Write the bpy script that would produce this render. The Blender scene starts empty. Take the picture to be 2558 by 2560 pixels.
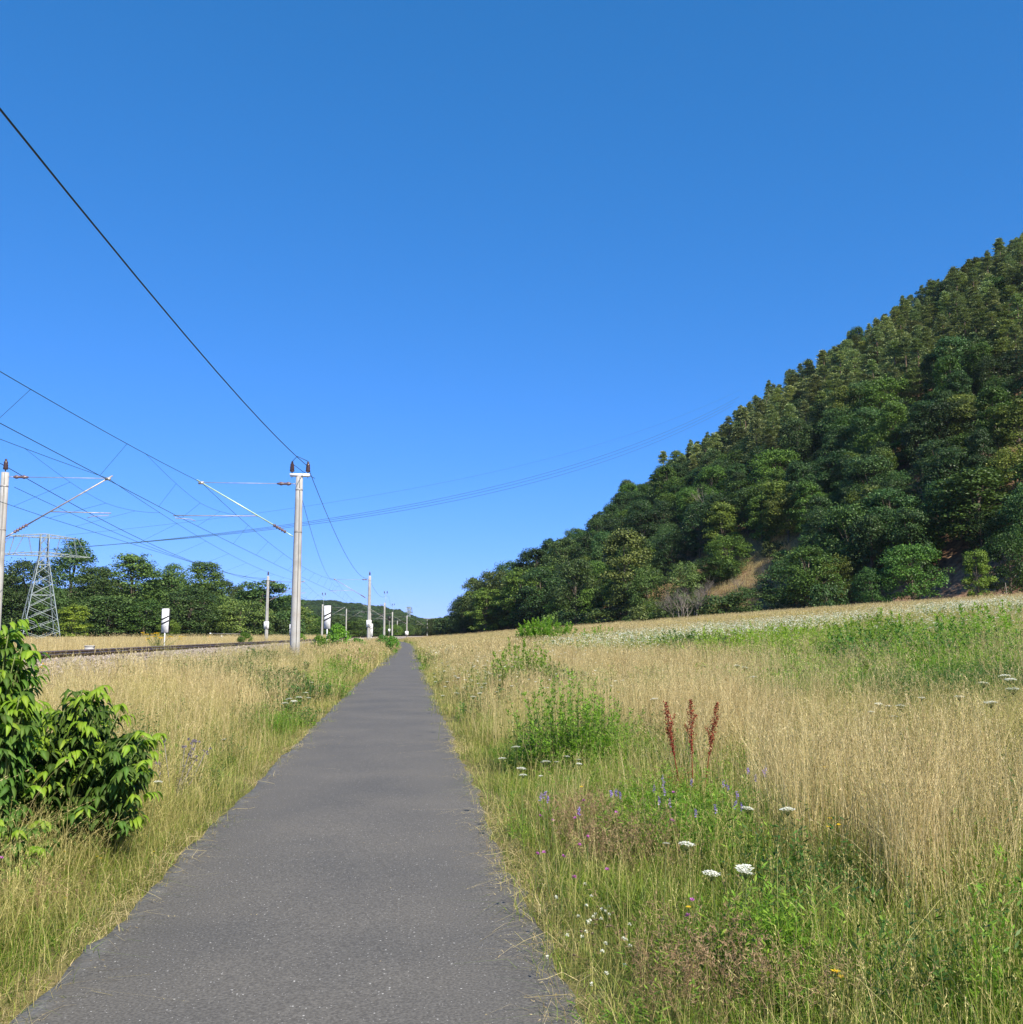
import bpy, math, random
import numpy as np
from mathutils import Vector, Matrix, noise as mnoise
R = math.radians
rnd = random.Random(7)
S = bpy.context.scene
COL = S.collection

# ------------------------------------------------------------------ camera
FPX = 2457.0; HORIZ = 1587.0; VPX = 1019.0
PITCH = math.atan((HORIZ - 1280) / FPX)
YAW = math.atan((1279 - VPX) * math.cos(PITCH) / FPX)
EYE = 1.65
cam = bpy.data.cameras.new('camera'); camo = bpy.data.objects.new('camera', cam); COL.objects.link(camo)
cam.sensor_fit = 'HORIZONTAL'; cam.sensor_width = 36.0; cam.lens = 36.0 * FPX / 2558
cam.clip_start = 0.05; cam.clip_end = 9000
camo.location = (0, 0, EYE); camo.rotation_euler = (math.pi / 2 + PITCH, 0, -YAW)
S.camera = camo

# ------------------------------------------------------------------ sky, sun, exposure
SUN_AZ, SUN_EL = 153.0, 41.0        # clockwise from +Y
w = bpy.data.worlds.new('World'); S.world = w; w.use_nodes = True
nt = w.node_tree; bg = nt.nodes['Background']
sky = nt.nodes.new('ShaderNodeTexSky'); sky.sky_type = 'NISHITA'; sky.sun_disc = False
sky.sun_elevation = R(SUN_EL); sky.sun_rotation = R(SUN_AZ)
sky.air_density = 0.6; sky.dust_density = 0.0; sky.ozone_density = 3.0; sky.altitude = 300
# the camera's rendering of a deep blue sky: one gain and gamma per channel over the whole dome
sp_ = nt.nodes.new('ShaderNodeSeparateColor'); cb_ = nt.nodes.new('ShaderNodeCombineColor'); nt.links.new(sky.outputs[0], sp_.inputs[0])
for i_, (gain, gam) in enumerate(((.385, 1.06), (.452, .60), (.93, .66))):
    m0 = nt.nodes.new('ShaderNodeMath'); m0.operation = 'MULTIPLY'; m0.inputs[1].default_value = .1
    m1 = nt.nodes.new('ShaderNodeMath'); m1.operation = 'POWER'; m1.inputs[1].default_value = gam
    m2 = nt.nodes.new('ShaderNodeMath'); m2.operation = 'MULTIPLY'; m2.inputs[1].default_value = gain * 10
    nt.links.new(sp_.outputs[i_], m0.inputs[0]); nt.links.new(m0.outputs[0], m1.inputs[0]); nt.links.new(m1.outputs[0], m2.inputs[0]); nt.links.new(m2.outputs[0], cb_.inputs[i_])
nt.links.new(cb_.outputs[0], bg.inputs[0])
bg.inputs[1].default_value = 0.10
sl = bpy.data.lights.new('sun', 'SUN'); sl.energy = 5.0; sl.angle = R(0.5); sl.color = (1, .92, .78)
so = bpy.data.objects.new('sun', sl); COL.objects.link(so)
sd = Vector((math.sin(R(SUN_AZ)) * math.cos(R(SUN_EL)), math.cos(R(SUN_AZ)) * math.cos(R(SUN_EL)), math.sin(R(SUN_EL))))
so.rotation_euler = (-sd).to_track_quat('-Z', 'Y').to_euler()
S.view_settings.view_transform = 'Standard'; S.view_settings.look = 'None'
S.view_settings.gamma = 1; S.view_settings.use_curve_mapping = False
S.view_settings.exposure = 0.85
S.render.engine = 'CYCLES'
S.cycles.max_bounces = 6; S.cycles.diffuse_bounces = 3; S.cycles.glossy_bounces = 2
S.cycles.transmission_bounces = 3; S.cycles.transparent_max_bounces = 4; S.cycles.volume_bounces = 0

# ------------------------------------------------------------------ photo -> place
_M = camo.rotation_euler.to_matrix()
def ray(px, py):
    return _M @ Vector(((px - 1279) / FPX, -(py - 1280) / FPX, -1))
def at(px, py, Y):
    d = ray(px, py); return Vector((0, 0, EYE)) + d * (Y / d.y)
def xat(px, Y): return at(px, HORIZ, Y).x

# ------------------------------------------------------------------ terrain
def softplus(x, k=1.0):
    return np.logaddexp(0, np.asarray(x, float) / k) * k
def sstep(a, b, x):
    t = np.clip((np.asarray(x, float) - a) / (b - a), 0, 1); return t * t * (3 - 2 * t)
FOOT = [(2900, 88), (2558, 112), (2230, 133), (1895, 160), (1500, 205), (1300, 245), (1127, 300), (1090, 330)]
_fY = np.array([f[1] for f in FOOT], float); _fX = np.array([xat(f[0], f[1]) for f in FOOT])
def footX(Y):
    Y = np.asarray(Y, float)
    x = np.interp(Y, _fY, _fX)
    x = np.where(Y < _fY[0], _fX[0] + (_fY[0] - Y) * .6, x)
    return np.where(Y > _fY[-1], _fX[-1] - (Y - _fY[-1]) * .1, x)
RID = [(1090, 1592), (1127, 1544), (1180, 1480), (1305, 1398), (1420, 1330), (1590, 1199), (1760, 1085), (1895, 954),
       (2067, 847), (2190, 775), (2330, 707), (2490, 615), (2558, 570), (2700, 480), (3000, 330)]
RY = 325.0
_rX = np.array([at(a, b, RY).x for a, b in RID]); _rZ = np.array([at(a, b, RY).z for a, b in RID]) - np.array([8, 8, 9, 10, 10, 11, 12, 13] + [14.5] * 7)
def railc(Y):
    Y = np.asarray(Y, float); return np.where(Y > 265, .00062 * (Y - 265) ** 2, 0.0)
def nz(X, Y, s):
    return np.sin(X * s + 1.3 * np.sin(Y * s * .7)) * np.cos(Y * s * .9 + .8 * np.sin(X * s * 1.1))
def gz(X, Y):
    X = np.asarray(X, float); Y = np.asarray(Y, float)
    m = softplus(X - 3.2, 1.6); m = (.1 * np.minimum(m, 95) - .00028 * np.minimum(m, 95) ** 2) * (1 - sstep(330, 500, Y))
    m = np.minimum(m, 14 + 0 * X)
    D = (X - footX(Y)) * .95
    face = m + .70 * softplus(D - 2, 3) * (1 + .05 * nz(X, Y, .05))
    cap = np.interp(X, _rX, _rZ) - .45 * softplus(Y - RY - 5, 8) + 2.0 * nz(X, Y, .06)
    k = 6.0
    h = -k * np.logaddexp(-face / k, -cap / k)
    inside = sstep(0, 10, D)
    z = m + np.maximum(h - m, 0) * inside
    # railway bank
    Xs = X - railc(Y)
    b = (.32 * sstep(-1.9, -4.6, Xs) + .18 * sstep(-5.6, -7.0, Xs)) * (1 - sstep(-17.6, -21.5, Xs))
    b = b * (1 - sstep(600, 700, Y))
    left = .25 * sstep(-18, -24, Xs)
    z = z + b + left + .03 * nz(X, Y, .9) * sstep(0, 3, np.abs(X + .45) - 1.2)
    return z
def gz1(x, y): return float(gz(x, y))

# ------------------------------------------------------------------ mesh helpers
def mesh_np(name, V, F, mats=None, tone=None, mi=None, smooth=False):
    """V (n,3); F = (m,k) array or list of arrays; tone per vertex"""
    V = np.asarray(V, np.float32).reshape(-1, 3)
    Fs = F if isinstance(F, list) and len(F) and isinstance(F[0], np.ndarray) else [F]
    Fs = [np.asarray(f, np.int32) for f in Fs if len(f)]
    me = bpy.data.meshes.new(name)
    me.vertices.add(len(V)); me.vertices.foreach_set('co', V.ravel())
    loops = np.concatenate([f.ravel() for f in Fs]); tot = np.concatenate([np.full(len(f), f.shape[1], np.int32) for f in Fs])
    st = np.concatenate([[0], np.cumsum(tot)[:-1]]).astype(np.int32)
    me.loops.add(len(loops)); me.loops.foreach_set('vertex_index', loops)
    me.polygons.add(len(tot)); me.polygons.foreach_set('loop_start', st)
    if mi is not None: me.polygons.foreach_set('material_index', np.asarray(mi, np.int32))
    if smooth: me.polygons.foreach_set('use_smooth', np.ones(len(tot), bool))
    if tone is not None:
        a = me.attributes.new('tone', 'FLOAT', 'POINT'); a.data.foreach_set('value', np.asarray(tone, np.float32))
    me.update(calc_edges=True)
    for m in (mats or []): me.materials.append(m)
    return me
def link(name, me, parent=None, loc=None):
    o = bpy.data.objects.new(name, me); COL.objects.link(o)
    if parent is not None: o.parent = parent
    if loc is not None: o.location = loc
    return o
def tag(o, label=None, cat=None, group=None, kind=None):
    if label: o['label'] = label
    if cat: o['category'] = cat
    if group: o['group'] = group
    if kind: o['kind'] = kind
    return o
def empty(name, loc, rz=0, **k):
    o = bpy.data.objects.new(name, None); COL.objects.link(o); o.location = loc; o.rotation_euler.z = rz
    o.empty_display_size = .2
    return tag(o, **k)

class MB:
    def __init__(s): s.v = []; s.f = []; s.t = []; s.m = []
    def add(s, V, F, tone=.5, mi=0):
        b = sum(len(x) for x in s.v) if False else getattr(s, 'n', 0)
        V = np.asarray(V, float).reshape(-1, 3); s.v.append(V); s.n = b + len(V)
        s.f.append(np.asarray(F) + b); s.m.append(np.full(len(F), mi))
        s.t.append(np.broadcast_to(np.asarray(tone, float), (len(V),)).copy())
    def box(s, c, d, R_=None, tone=.5, mi=0):
        x, y, z = [q / 2 for q in d]
        P = np.array([(-x,-y,-z),(x,-y,-z),(x,y,-z),(-x,y,-z),(-x,-y,z),(x,-y,z),(x,y,z),(-x,y,z)])
        if R_ is not None: P = P @ np.array(R_.to_3x3()).T
        s.add(P + np.array(c), [(0,3,2,1),(4,5,6,7),(0,1,5,4),(1,2,6,5),(2,3,7,6),(3,0,4,7)], tone, mi)
    def tube(s, pts, rad, n=6, tone=.5, mi=0, caps=True):
        P = np.asarray([tuple(p) for p in pts], float); k = len(P)
        rad = np.broadcast_to(np.asarray(rad, float), (k,))
        T = np.gradient(P, axis=0); T /= np.linalg.norm(T, axis=1)[:, None] + 1e-9
        ref = np.array([0, 0, 1.]) if abs(T[:, 2]).mean() < .8 else np.array([1., 0, 0])
        A = np.cross(T, ref); A /= np.linalg.norm(A, axis=1)[:, None] + 1e-9; B = np.cross(T, A)
        th = np.arange(n) * 2 * math.pi / n
        V = P[:, None] + rad[:, None, None] * (np.cos(th)[None, :, None] * A[:, None] + np.sin(th)[None, :, None] * B[:, None])
        F = []
        for i in range(k - 1):
            for j in range(n):
                a = i * n + j; b = i * n + (j + 1) % n; F.append((a, b, b + n, a + n))
        V = V.reshape(-1, 3)
        if caps:   # pinch the ends shut with quads/fans kept as quads
            V = np.vstack([V, P[0], P[-1]]); c0 = k * n; c1 = c0 + 1
            for j in range(0, n, 2):
                F.append((c0, (j + 2) % n, j + 1, j)); e = (k - 1) * n
                F.append((c1, e + j, e + j + 1, e + (j + 2) % n))
        s.add(V, F, tone, mi)
    def lathe(s, c, prof, n=12, axis=(0, 0, 1), tone=.5, mi=0):
        ax = Vector(axis).normalized(); 
        pts = [Vector(c) + ax * h for h, r in prof]
        s.tube(pts, [max(r, 1e-4) for h, r in prof], n, tone, mi)
    def leaves(s, C, Dv, Nv, L, W, tone, mi=0, fold=0.0):
        """rhombic leaf faces. C base, D direction, N normal"""
        C = np.asarray(C, float); n = len(C)
        Dv = np.asarray(Dv, float); Dv = Dv / (np.linalg.norm(Dv, axis=1)[:, None] + 1e-9)
        Sd = np.cross(Dv, Nv); Sd /= np.linalg.norm(Sd, axis=1)[:, None] + 1e-9
        L = np.broadcast_to(L, (n,))[:, None]; W = np.broadcast_to(W, (n,))[:, None]
        V = np.stack([C, C + Dv * L * .45 + Sd * W * .5, C + Dv * L, C + Dv * L * .45 - Sd * W * .5], 1)
        F = np.arange(4 * n).reshape(n, 4)
        s.add(V, F, np.repeat(np.broadcast_to(tone, (n,)), 4), mi)
    def mesh(s, name, mats, smooth=False):
        V = np.vstack(s.v); byk = {}
        F = []; mi = []
        ks = sorted({f.shape[1] for f in s.f})
        for k in ks:
            F.append(np.vstack([f for f in s.f if f.shape[1] == k])); mi.append(np.concatenate([m for f, m in zip(s.f, s.m) if f.shape[1] == k]))
        return mesh_np(name, V, F, mats, np.concatenate(s.t), np.concatenate(mi), smooth)
    def build(s, name, mats, parent=None, loc=None, smooth=False):
        return link(name, s.mesh(name, mats, smooth), parent, loc)

# ------------------------------------------------------------------ materials
def newmat(name):
    m = bpy.data.materials.new(name); m.use_nodes = True; t = m.node_tree
    return m, t, t.nodes['Principled BSDF']
def N(t, typ, **k):
    n = t.nodes.new(typ)
    for a, b in k.items():
        if a.startswith('i_'): n.inputs[a[2:].replace('_', ' ')].default_value = b
        else: setattr(n, a, b)
    return n
def ramp(t, cols, fac=None):
    r = t.nodes.new('ShaderNodeValToRGB'); e = r.color_ramp.elements
    while len(e) < len(cols): e.new(.5)
    for i, (p, c) in enumerate(cols): e[i].position = p; e[i].color = (*c, 1)
    if fac is not None: t.links.new(fac, r.inputs[0])
    return r
def rough_mat(name, cols, scale=3, rough=.85, bump=.3, bscale=None, detail=6, metal=0, coord='Object', spec=.3, bdist=.02):
    m, t, p = newmat(name)
    tc = N(t, 'ShaderNodeTexCoord'); n = N(t, 'ShaderNodeTexNoise'); n.inputs['Scale'].default_value = scale; n.inputs['Detail'].default_value = detail
    t.links.new(tc.outputs[coord], n.inputs['Vector'])
    k = len(cols); r = ramp(t, [(.3 + .4 * i / max(1, k - 1), c) for i, c in enumerate(cols)], n.outputs['Fac'])
    t.links.new(r.outputs[0], p.inputs['Base Color']); p.inputs['Roughness'].default_value = rough; p.inputs['Metallic'].default_value = metal
    p.inputs['Specular IOR Level'].default_value = spec
    if bump:
        n2 = N(t, 'ShaderNodeTexNoise'); n2.inputs['Scale'].default_value = bscale or scale * 6; n2.inputs['Detail'].default_value = 4
        t.links.new(tc.outputs[coord], n2.inputs['Vector'])
        b = N(t, 'ShaderNodeBump'); b.inputs['Strength'].default_value = bump; b.inputs['Distance'].default_value = bdist
        t.links.new(n2.outputs['Fac'], b.inputs['Height']); t.links.new(b.outputs[0], p.inputs['Normal'])
    return m
def leaf_mat(name, cols, trans=.35, rough=.55, var=.35, hue=.03, tcol=1.3, spec=.25, objcol=False):
    """colour from the 'tone' attribute, varied a little per object"""
    m, t, p = newmat(name)
    a = N(t, 'ShaderNodeAttribute', attribute_name='tone')
    k = len(cols); r = ramp(t, [(i / max(1, k - 1), c) for i, c in enumerate(cols)], a.outputs['Fac'])
    oi = N(t, 'ShaderNodeObjectInfo')
    mr = N(t, 'ShaderNodeMapRange'); mr.inputs['To Min'].default_value = 1 - var; mr.inputs['To Max'].default_value = 1 + var
    t.links.new(oi.outputs['Random'], mr.inputs['Value'])
    mu = N(t, 'ShaderNodeMath', operation='MULTIPLY'); mu.inputs[1].default_value = 7.31; t.links.new(oi.outputs['Random'], mu.inputs[0])
    fr = N(t, 'ShaderNodeMath', operation='FRACT'); t.links.new(mu.outputs[0], fr.inputs[0])
    mh = N(t, 'ShaderNodeMapRange'); mh.inputs['To Min'].default_value = .5 - hue; mh.inputs['To Max'].default_value = .5 + hue
    t.links.new(fr.outputs[0], mh.inputs['Value'])
    h = N(t, 'ShaderNodeHueSaturation'); t.links.new(r.outputs[0], h.inputs['Color'])
    t.links.new(mh.outputs[0], h.inputs['Hue']); t.links.new(mr.outputs[0], h.inputs['Value'])
    out = h.outputs[0]
    if objcol:
        mx = N(t, 'ShaderNodeMix', data_type='RGBA', blend_type='MULTIPLY'); mx.inputs[0].default_value = 1
        t.links.new(out, mx.inputs[6]); t.links.new(oi.outputs['Color'], mx.inputs[7]); out = mx.outputs[2]
    t.links.new(out, p.inputs['Base Color']); p.inputs['Roughness'].default_value = rough; p.inputs['Specular IOR Level'].default_value = spec
    if trans:
        tr = N(t, 'ShaderNodeBsdfTranslucent'); mc = N(t, 'ShaderNodeMix', data_type='RGBA', blend_type='MULTIPLY'); mc.inputs[0].default_value = 1
        mc.inputs[7].default_value = (tcol, tcol * 1.05, .55 * tcol, 1); t.links.new(out, mc.inputs[6]); t.links.new(mc.outputs[2], tr.inputs[0])
        ms = N(t, 'ShaderNodeMixShader'); ms.inputs[0].default_value = trans
        t.links.new(p.outputs[0], ms.inputs[1]); t.links.new(tr.outputs[0], ms.inputs[2])
        t.links.new(ms.outputs[0], t.nodes['Material Output'].inputs['Surface'])
    return m
def plain(name, c, rough=.6, metal=0, spec=.4): return rough_mat(name, [tuple(q * .88 for q in c), tuple(min(1, q * 1.08) for q in c)], 8, rough, 0, metal=metal, spec=spec)

MT = dict(
 oak=leaf_mat('oak_leaves', [(.018,.037,.013), (.048,.088,.024), (.100,.155,.042)], .22, .5, .35, .018, objcol=True),
 pine=leaf_mat('pine_needles', [(.062,.092,.044), (.18,.24,.105), (.32,.39,.18)], .15, .6, .28, .012, objcol=True),
 bark=rough_mat('bark', [(.06,.045,.032), (.16,.13,.10)], 6, .9, .6),
 pinebark=rough_mat('pine_bark', [(.10,.065,.045), (.22,.15,.10)], 4, .9, .5),
 deadwood=rough_mat('dead_wood', [(.13,.11,.095), (.26,.225,.19)], 3, .9, .3),
 concrete=rough_mat('mast_concrete', [(.27,.26,.245), (.38,.375,.36), (.31,.28,.25)], 1.4, .85, .35, 30),
 galv=rough_mat('galvanised_steel', [(.20,.24,.25), (.33,.38,.38)], 5, .45, 0, metal=.35),
 arm=rough_mat('cantilever_tube', [(.26,.24,.23), (.42,.40,.38)], 5, .45, 0, metal=.3),
 armg=rough_mat('painted_tube', [(.34,.50,.36), (.46,.62,.46)], 5, .4, 0, metal=.2),
 insul=plain('brown_insulator', (.05,.025,.018), .25, 0, .6),
 insulp=plain('mauve_insulator', (.13,.09,.10), .35, 0, .5),
 white=plain('white_paint', (.80,.81,.82), .5), black=plain('black_paint', (.015,.016,.02), .5),
 grey=plain('grey_paint', (.22,.22,.21), .6), yellow=plain('yellow_paint', (.75,.42,.02), .5),
 wire=plain('copper_wire', (.035,.085,.075), .5, .2), wired=plain('dark_wire', (.02,.035,.05), .5, .2),
 hv=plain('line_wire', (.04,.09,.14), .5),
 rail=rough_mat('rusty_rail', [(.055,.034,.026), (.12,.075,.055)], 9, .7, .2, metal=.2),
 railtop=plain('polished_rail', (.42,.42,.44), .28, .8), sleeper=rough_mat('sleeper_concrete', [(.34,.31,.27), (.52,.49,.44)], 5, .9, .3),
 straw=leaf_mat('straw', [(.15,.11,.045), (.39,.30,.135), (.76,.64,.36)], .30, .6, .16, .010, 1.1),
 pale=leaf_mat('pale_grass', [(.11,.12,.03), (.30,.28,.085), (.66,.57,.25)], .30, .6, .16, .012, 1.1),
 green=leaf_mat('green_grass', [(.045,.090,.010), (.135,.215,.022), (.30,.38,.06)], .35, .5, .22, .02, 1.3),
 dgreen=leaf_mat('dark_herb', [(.022,.060,.010), (.050,.125,.020), (.10,.20,.038)], .3, .45, .2, .015, 1.3),
 bright=leaf_mat('bright_herb', [(.08,.165,.016), (.16,.30,.030), (.28,.41,.06)], .42, .45, .15, .012, 1.3),
 reddish=leaf_mat('reddish_grass', [(.16,.11,.055), (.30,.20,.11), (.42,.30,.17)], .3, .6, .15, .012, 1.0),
 shrubdark=leaf_mat('shrub_leaves', [(.030,.062,.009), (.060,.122,.016), (.11,.195,.028)], .3, .6, .3, .014, 1.4, .25),
 shrubnew=leaf_mat('new_shrub_leaves', [(.14,.25,.018), (.22,.36,.03), (.29,.42,.05)], .45, .5, .15, .012, 1.3, .25),
 petal=leaf_mat('white_petals', [(.62,.64,.50), (.80,.81,.72), (.86,.86,.80)], .2, .6, .05, .004, 1.0),
 brownhead=leaf_mat('brown_seed_head', [(.14,.10,.07), (.24,.18,.12), (.33,.26,.19)], .2, .8, .1, .01, 1.0),
 gold=leaf_mat('yellow_petals', [(.60,.36,.01), (.78,.52,.015), (.85,.64,.03)], .2, .6, .05, .005, 1.0),
 purple=leaf_mat('purple_petals', [(.36,.07,.30), (.50,.14,.44), (.58,.22,.55)], .2, .6, .1, .01, 1.0),
 vetch=leaf_mat('violet_petals', [(.20,.12,.42), (.32,.22,.60), (.42,.33,.68)], .2, .6, .1, .01, 1.0),
 dock=leaf_mat('rust_red_seeds', [(.10,.016,.010), (.20,.035,.020), (.30,.060,.032)], .1, .7, .1, .008, 1.0),
 stem=leaf_mat('green_stem', [(.08,.11,.03), (.13,.17,.05), (.2,.24,.08)], 0, .6, .1, .01),
 pstem=leaf_mat('plum_stem', [(.12,.10,.12), (.18,.16,.19), (.22,.20,.24)], 0, .6, .1, .01),
)
# asphalt
def asphalt():
    m, t, p = newmat('asphalt')
    tc = N(t, 'ShaderNodeTexCoord'); O = tc.outputs['Object']
    n1 = N(t, 'ShaderNodeTexNoise'); n1.inputs['Scale'].default_value = 75; n1.inputs['Detail'].default_value = 3; t.links.new(O, n1.inputs['Vector'])
    n2 = N(t, 'ShaderNodeTexNoise'); n2.inputs['Scale'].default_value = .8; n2.inputs['Detail'].default_value = 5; t.links.new(O, n2.inputs['Vector'])
    r1 = ramp(t, [(.33, (.078,.073,.065)), (.5, (.108,.102,.090)), (.68, (.146,.138,.122))], n1.outputs['Fac'])
    r2 = ramp(t, [(.3, (.84,.85,.87)), (.7, (1.12,1.10,1.07))], n2.outputs['Fac'])
    mx = N(t, 'ShaderNodeMix', data_type='RGBA', blend_type='MULTIPLY'); mx.inputs[0].default_value = 1
    t.links.new(r1.outputs[0], mx.inputs[6]); t.links.new(r2.outputs[0], mx.inputs[7])
    # pale stone chips, two sizes
    out = mx.outputs[2]
    for sc, th, cc in ((34, .10, (.42,.41,.38)), (75, .14, (.34,.33,.31))):
        v = N(t, 'ShaderNodeTexVoronoi'); v.inputs['Scale'].default_value = sc; t.links.new(O, v.inputs['Vector'])
        lt = N(t, 'ShaderNodeMath', operation='LESS_THAN'); lt.inputs[1].default_value = th * 1.6; t.links.new(v.outputs['Distance'], lt.inputs[0])
        sp = N(t, 'ShaderNodeSeparateColor'); t.links.new(v.outputs['Color'], sp.inputs[0])
        g = N(t, 'ShaderNodeMath', operation='GREATER_THAN'); g.inputs[1].default_value = .90; t.links.new(sp.outputs[0], g.inputs[0])
        mm = N(t, 'ShaderNodeMath', operation='MULTIPLY'); t.links.new(lt.outputs[0], mm.inputs[0]); t.links.new(g.outputs[0], mm.inputs[1])
        m2 = N(t, 'ShaderNodeMix', data_type='RGBA'); t.links.new(mm.outputs[0], m2.inputs[0]); t.links.new(out, m2.inputs[6]); m2.inputs[7].default_value = (*cc, 1)
        out = m2.outputs[2]
    # worn, coarser band along the edges (attribute)
    a = N(t, 'ShaderNodeAttribute', attribute_name='tone')
    n3 = N(t, 'ShaderNodeTexNoise'); n3.inputs['Scale'].default_value = 5; t.links.new(O, n3.inputs['Vector'])
    ad = N(t, 'ShaderNodeMath', operation='MULTIPLY'); t.links.new(a.outputs['Fac'], ad.inputs[0]); t.links.new(n3.outputs['Fac'], ad.inputs[1])
    r3 = ramp(t, [(.28, (0,0,0)), (.5, (1,1,1))], ad.outputs[0])
    n4 = N(t, 'ShaderNodeTexNoise'); n4.inputs['Scale'].default_value = 60; t.links.new(O, n4.inputs['Vector'])
    r4 = ramp(t, [(.35, (.10,.10,.10)), (.65, (.19,.185,.17))], n4.outputs['Fac'])
    m3 = N(t, 'ShaderNodeMix', data_type='RGBA'); t.links.new(r3.outputs[0], m3.inputs[0]); t.links.new(out, m3.inputs[6]); t.links.new(r4.outputs[0], m3.inputs[7])
    t.links.new(m3.outputs[2], p.inputs['Base Color']); p.inputs['Roughness'].default_value = .82; p.inputs['Specular IOR Level'].default_value = .3
    b = N(t, 'ShaderNodeBump'); b.inputs['Strength'].default_value = .5; b.inputs['Distance'].default_value = .004
    t.links.new(n1.outputs['Fac'], b.inputs['Height']); t.links.new(b.outputs[0], p.inputs['Normal'])
    return m
def ground_mat():
    m, t, p = newmat('soil_and_turf')
    a = N(t, 'ShaderNodeAttribute', attribute_name='tone')          # 0 turf, 1 bare earth, 0.5 dry litter
    tc = N(t, 'ShaderNodeTexCoord'); n = N(t, 'ShaderNodeTexNoise'); n.inputs['Scale'].default_value = 1.3; n.inputs['Detail'].default_value = 9
    t.links.new(tc.outputs['Object'], n.inputs['Vector'])
    g = ramp(t, [(.3, (.07,.085,.025)), (.5, (.15,.135,.05)), (.7, (.24,.19,.09))], n.outputs['Fac'])
    e = ramp(t, [(.3, (.10,.060,.036)), (.5, (.20,.12,.072)), (.7, (.33,.215,.13))], n.outputs['Fac'])
    mx = N(t, 'ShaderNodeMix', data_type='RGBA'); t.links.new(a.outputs['Fac'], mx.inputs[0]); t.links.new(g.outputs[0], mx.inputs[6]); t.links.new(e.outputs[0], mx.inputs[7])
    t.links.new(mx.outputs[2], p.inputs['Base Color']); p.inputs['Roughness'].default_value = .95; p.inputs['Specular IOR Level'].default_value = .1
    b = N(t, 'ShaderNodeBump'); b.inputs['Strength'].default_value = .8; b.inputs['Distance'].default_value = .1
    t.links.new(n.outputs['Fac'], b.inputs['Height']); t.links.new(b.outputs[0], p.inputs['Normal'])
    return m
MT['asphalt'] = asphalt(); MT['ground'] = ground_mat()
MT['ballast'] = rough_mat('ballast_bed', [(.16,.13,.105), (.27,.23,.195), (.36,.315,.28)], 14, .95, 1.0, 22, coord='Object', bdist=.05)
MT['stone'] = leaf_mat('ballast_stone', [(.18,.15,.13), (.31,.265,.235), (.44,.385,.35)], 0, .9, .25, .01)
MT['field'] = rough_mat('stubble_field', [(.42,.30,.20), (.52,.38,.27)], .02, .95, 0)

# ------------------------------------------------------------------ ground sheet
def axis(lo, hi, c, fine, growth):
    xs = [c]; s = fine
    while xs[-1] < hi: xs.append(xs[-1] + s); s = min(s * growth, 160)
    ys = [c]; s = fine
    while ys[-1] > lo: ys.append(ys[-1] - s); s = min(s * growth, 160)
    return np.array(sorted(set(ys + xs)))
gx = axis(-3200, 3500, -1.0, .35, 1.035); gy = axis(-60, 5200, 4.0, .5, 1.03)
XX, YY = np.meshgrid(gx, gy); ZZ = gz(XX, YY)
nx, ny = len(gx), len(gy)
idx = np.arange(nx * ny).reshape(ny, nx)
Fg = np.stack([idx[:-1, :-1], idx[:-1, 1:], idx[1:, 1:], idx[1:, :-1]], -1).reshape(-1, 4)
Dg = (XX - footX(YY)) * .95
earth = sstep(-12, -7, Dg) * (YY < 400)
g = link('ground', mesh_np('ground', np.stack([XX, YY, ZZ], -1), Fg, [MT['ground']], earth.ravel(), smooth=True)); tag(g, kind='structure')

# ------------------------------------------------------------------ path
def pathc(Y):
    Y = np.asarray(Y, float)
    return np.interp(Y, [-20, 35, 70, 119, 160, 196, 230, 260], [-.45, -.45, -.30, .02, -.25, -.9, -2.0, -3.6])
py_ = np.concatenate([np.arange(-8, 40, .12), np.arange(40, 232, 1.0)])
us = np.array([-1.2, -1.17, -1.08, -.95, -.6, 0, .6, .95, 1.1, 1.17, 1.2])
V = []; T = []
wr = np.random.RandomState(3)
for Y in py_:
    jl = .022 * math.sin(Y * 1.3) + .012 * math.sin(Y * 5.3 + 1) + .012 * wr.randn(); jr = .025 * math.sin(Y * 1.1 + 2) + .015 * math.sin(Y * 6.1) + .014 * wr.randn()
    for u in us:
        j = jl if u < -1 else (jr if u > 1 else 0)
        x = pathc(Y) + u + j
        V.append((x, Y, gz1(pathc(Y), Y) + .045 - .012 * u * u - (.05 if abs(u) > 1.19 else 0)))
        T.append(1.0 if u <= -1.15 else (.62 if u <= -1.05 else (.5 if u > 1.15 else 0)))
k = len(us); i0 = np.arange(len(py_) - 1)[:, None] * k + np.arange(k - 1)[None]
F = np.stack([i0, i0 + 1, i0 + 1 + k, i0 + k], -1).reshape(-1, 4)
path = link('path', mesh_np('path', V, F, [MT['asphalt']], T, smooth=True)); tag(path, kind='structure')

# ------------------------------------------------------------------ ballast, tracks
def RP(xs, Y, z): return (xs + float(railc(Y)), Y, z)
prof = [(-5.6, .26), (-6.1, .40), (-7.75, .98), (-11.0, .98), (-11.7, .82), (-14.9, .81), (-16.0, .55), (-16.9, .40)]
Yr = np.concatenate([np.arange(-40, 120, 2.0), np.arange(120, 640, 6.0)])
V = [RP(a, Y, z) for Y in Yr for a, z in prof]; k = len(prof)
i0 = np.arange(len(Yr) - 1)[:, None] * k + np.arange(k - 1)[None]
F = np.stack([i0, i0 + k, i0 + 1 + k, i0 + 1], -1).reshape(-1, 4)
bed = link('ballast_bed', mesh_np('ballast_bed', V, F, [MT['ballast']])); tag(bed, kind='structure')
def rail_profile():
    return [(-.075, 0), (.075, 0), (.075, .012), (.012, .03), (.012, .115), (.036, .125), (.036, .160), (-.036, .160), (-.036, .125), (-.012, .115), (-.012, .03), (-.075, .012)]
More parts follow.
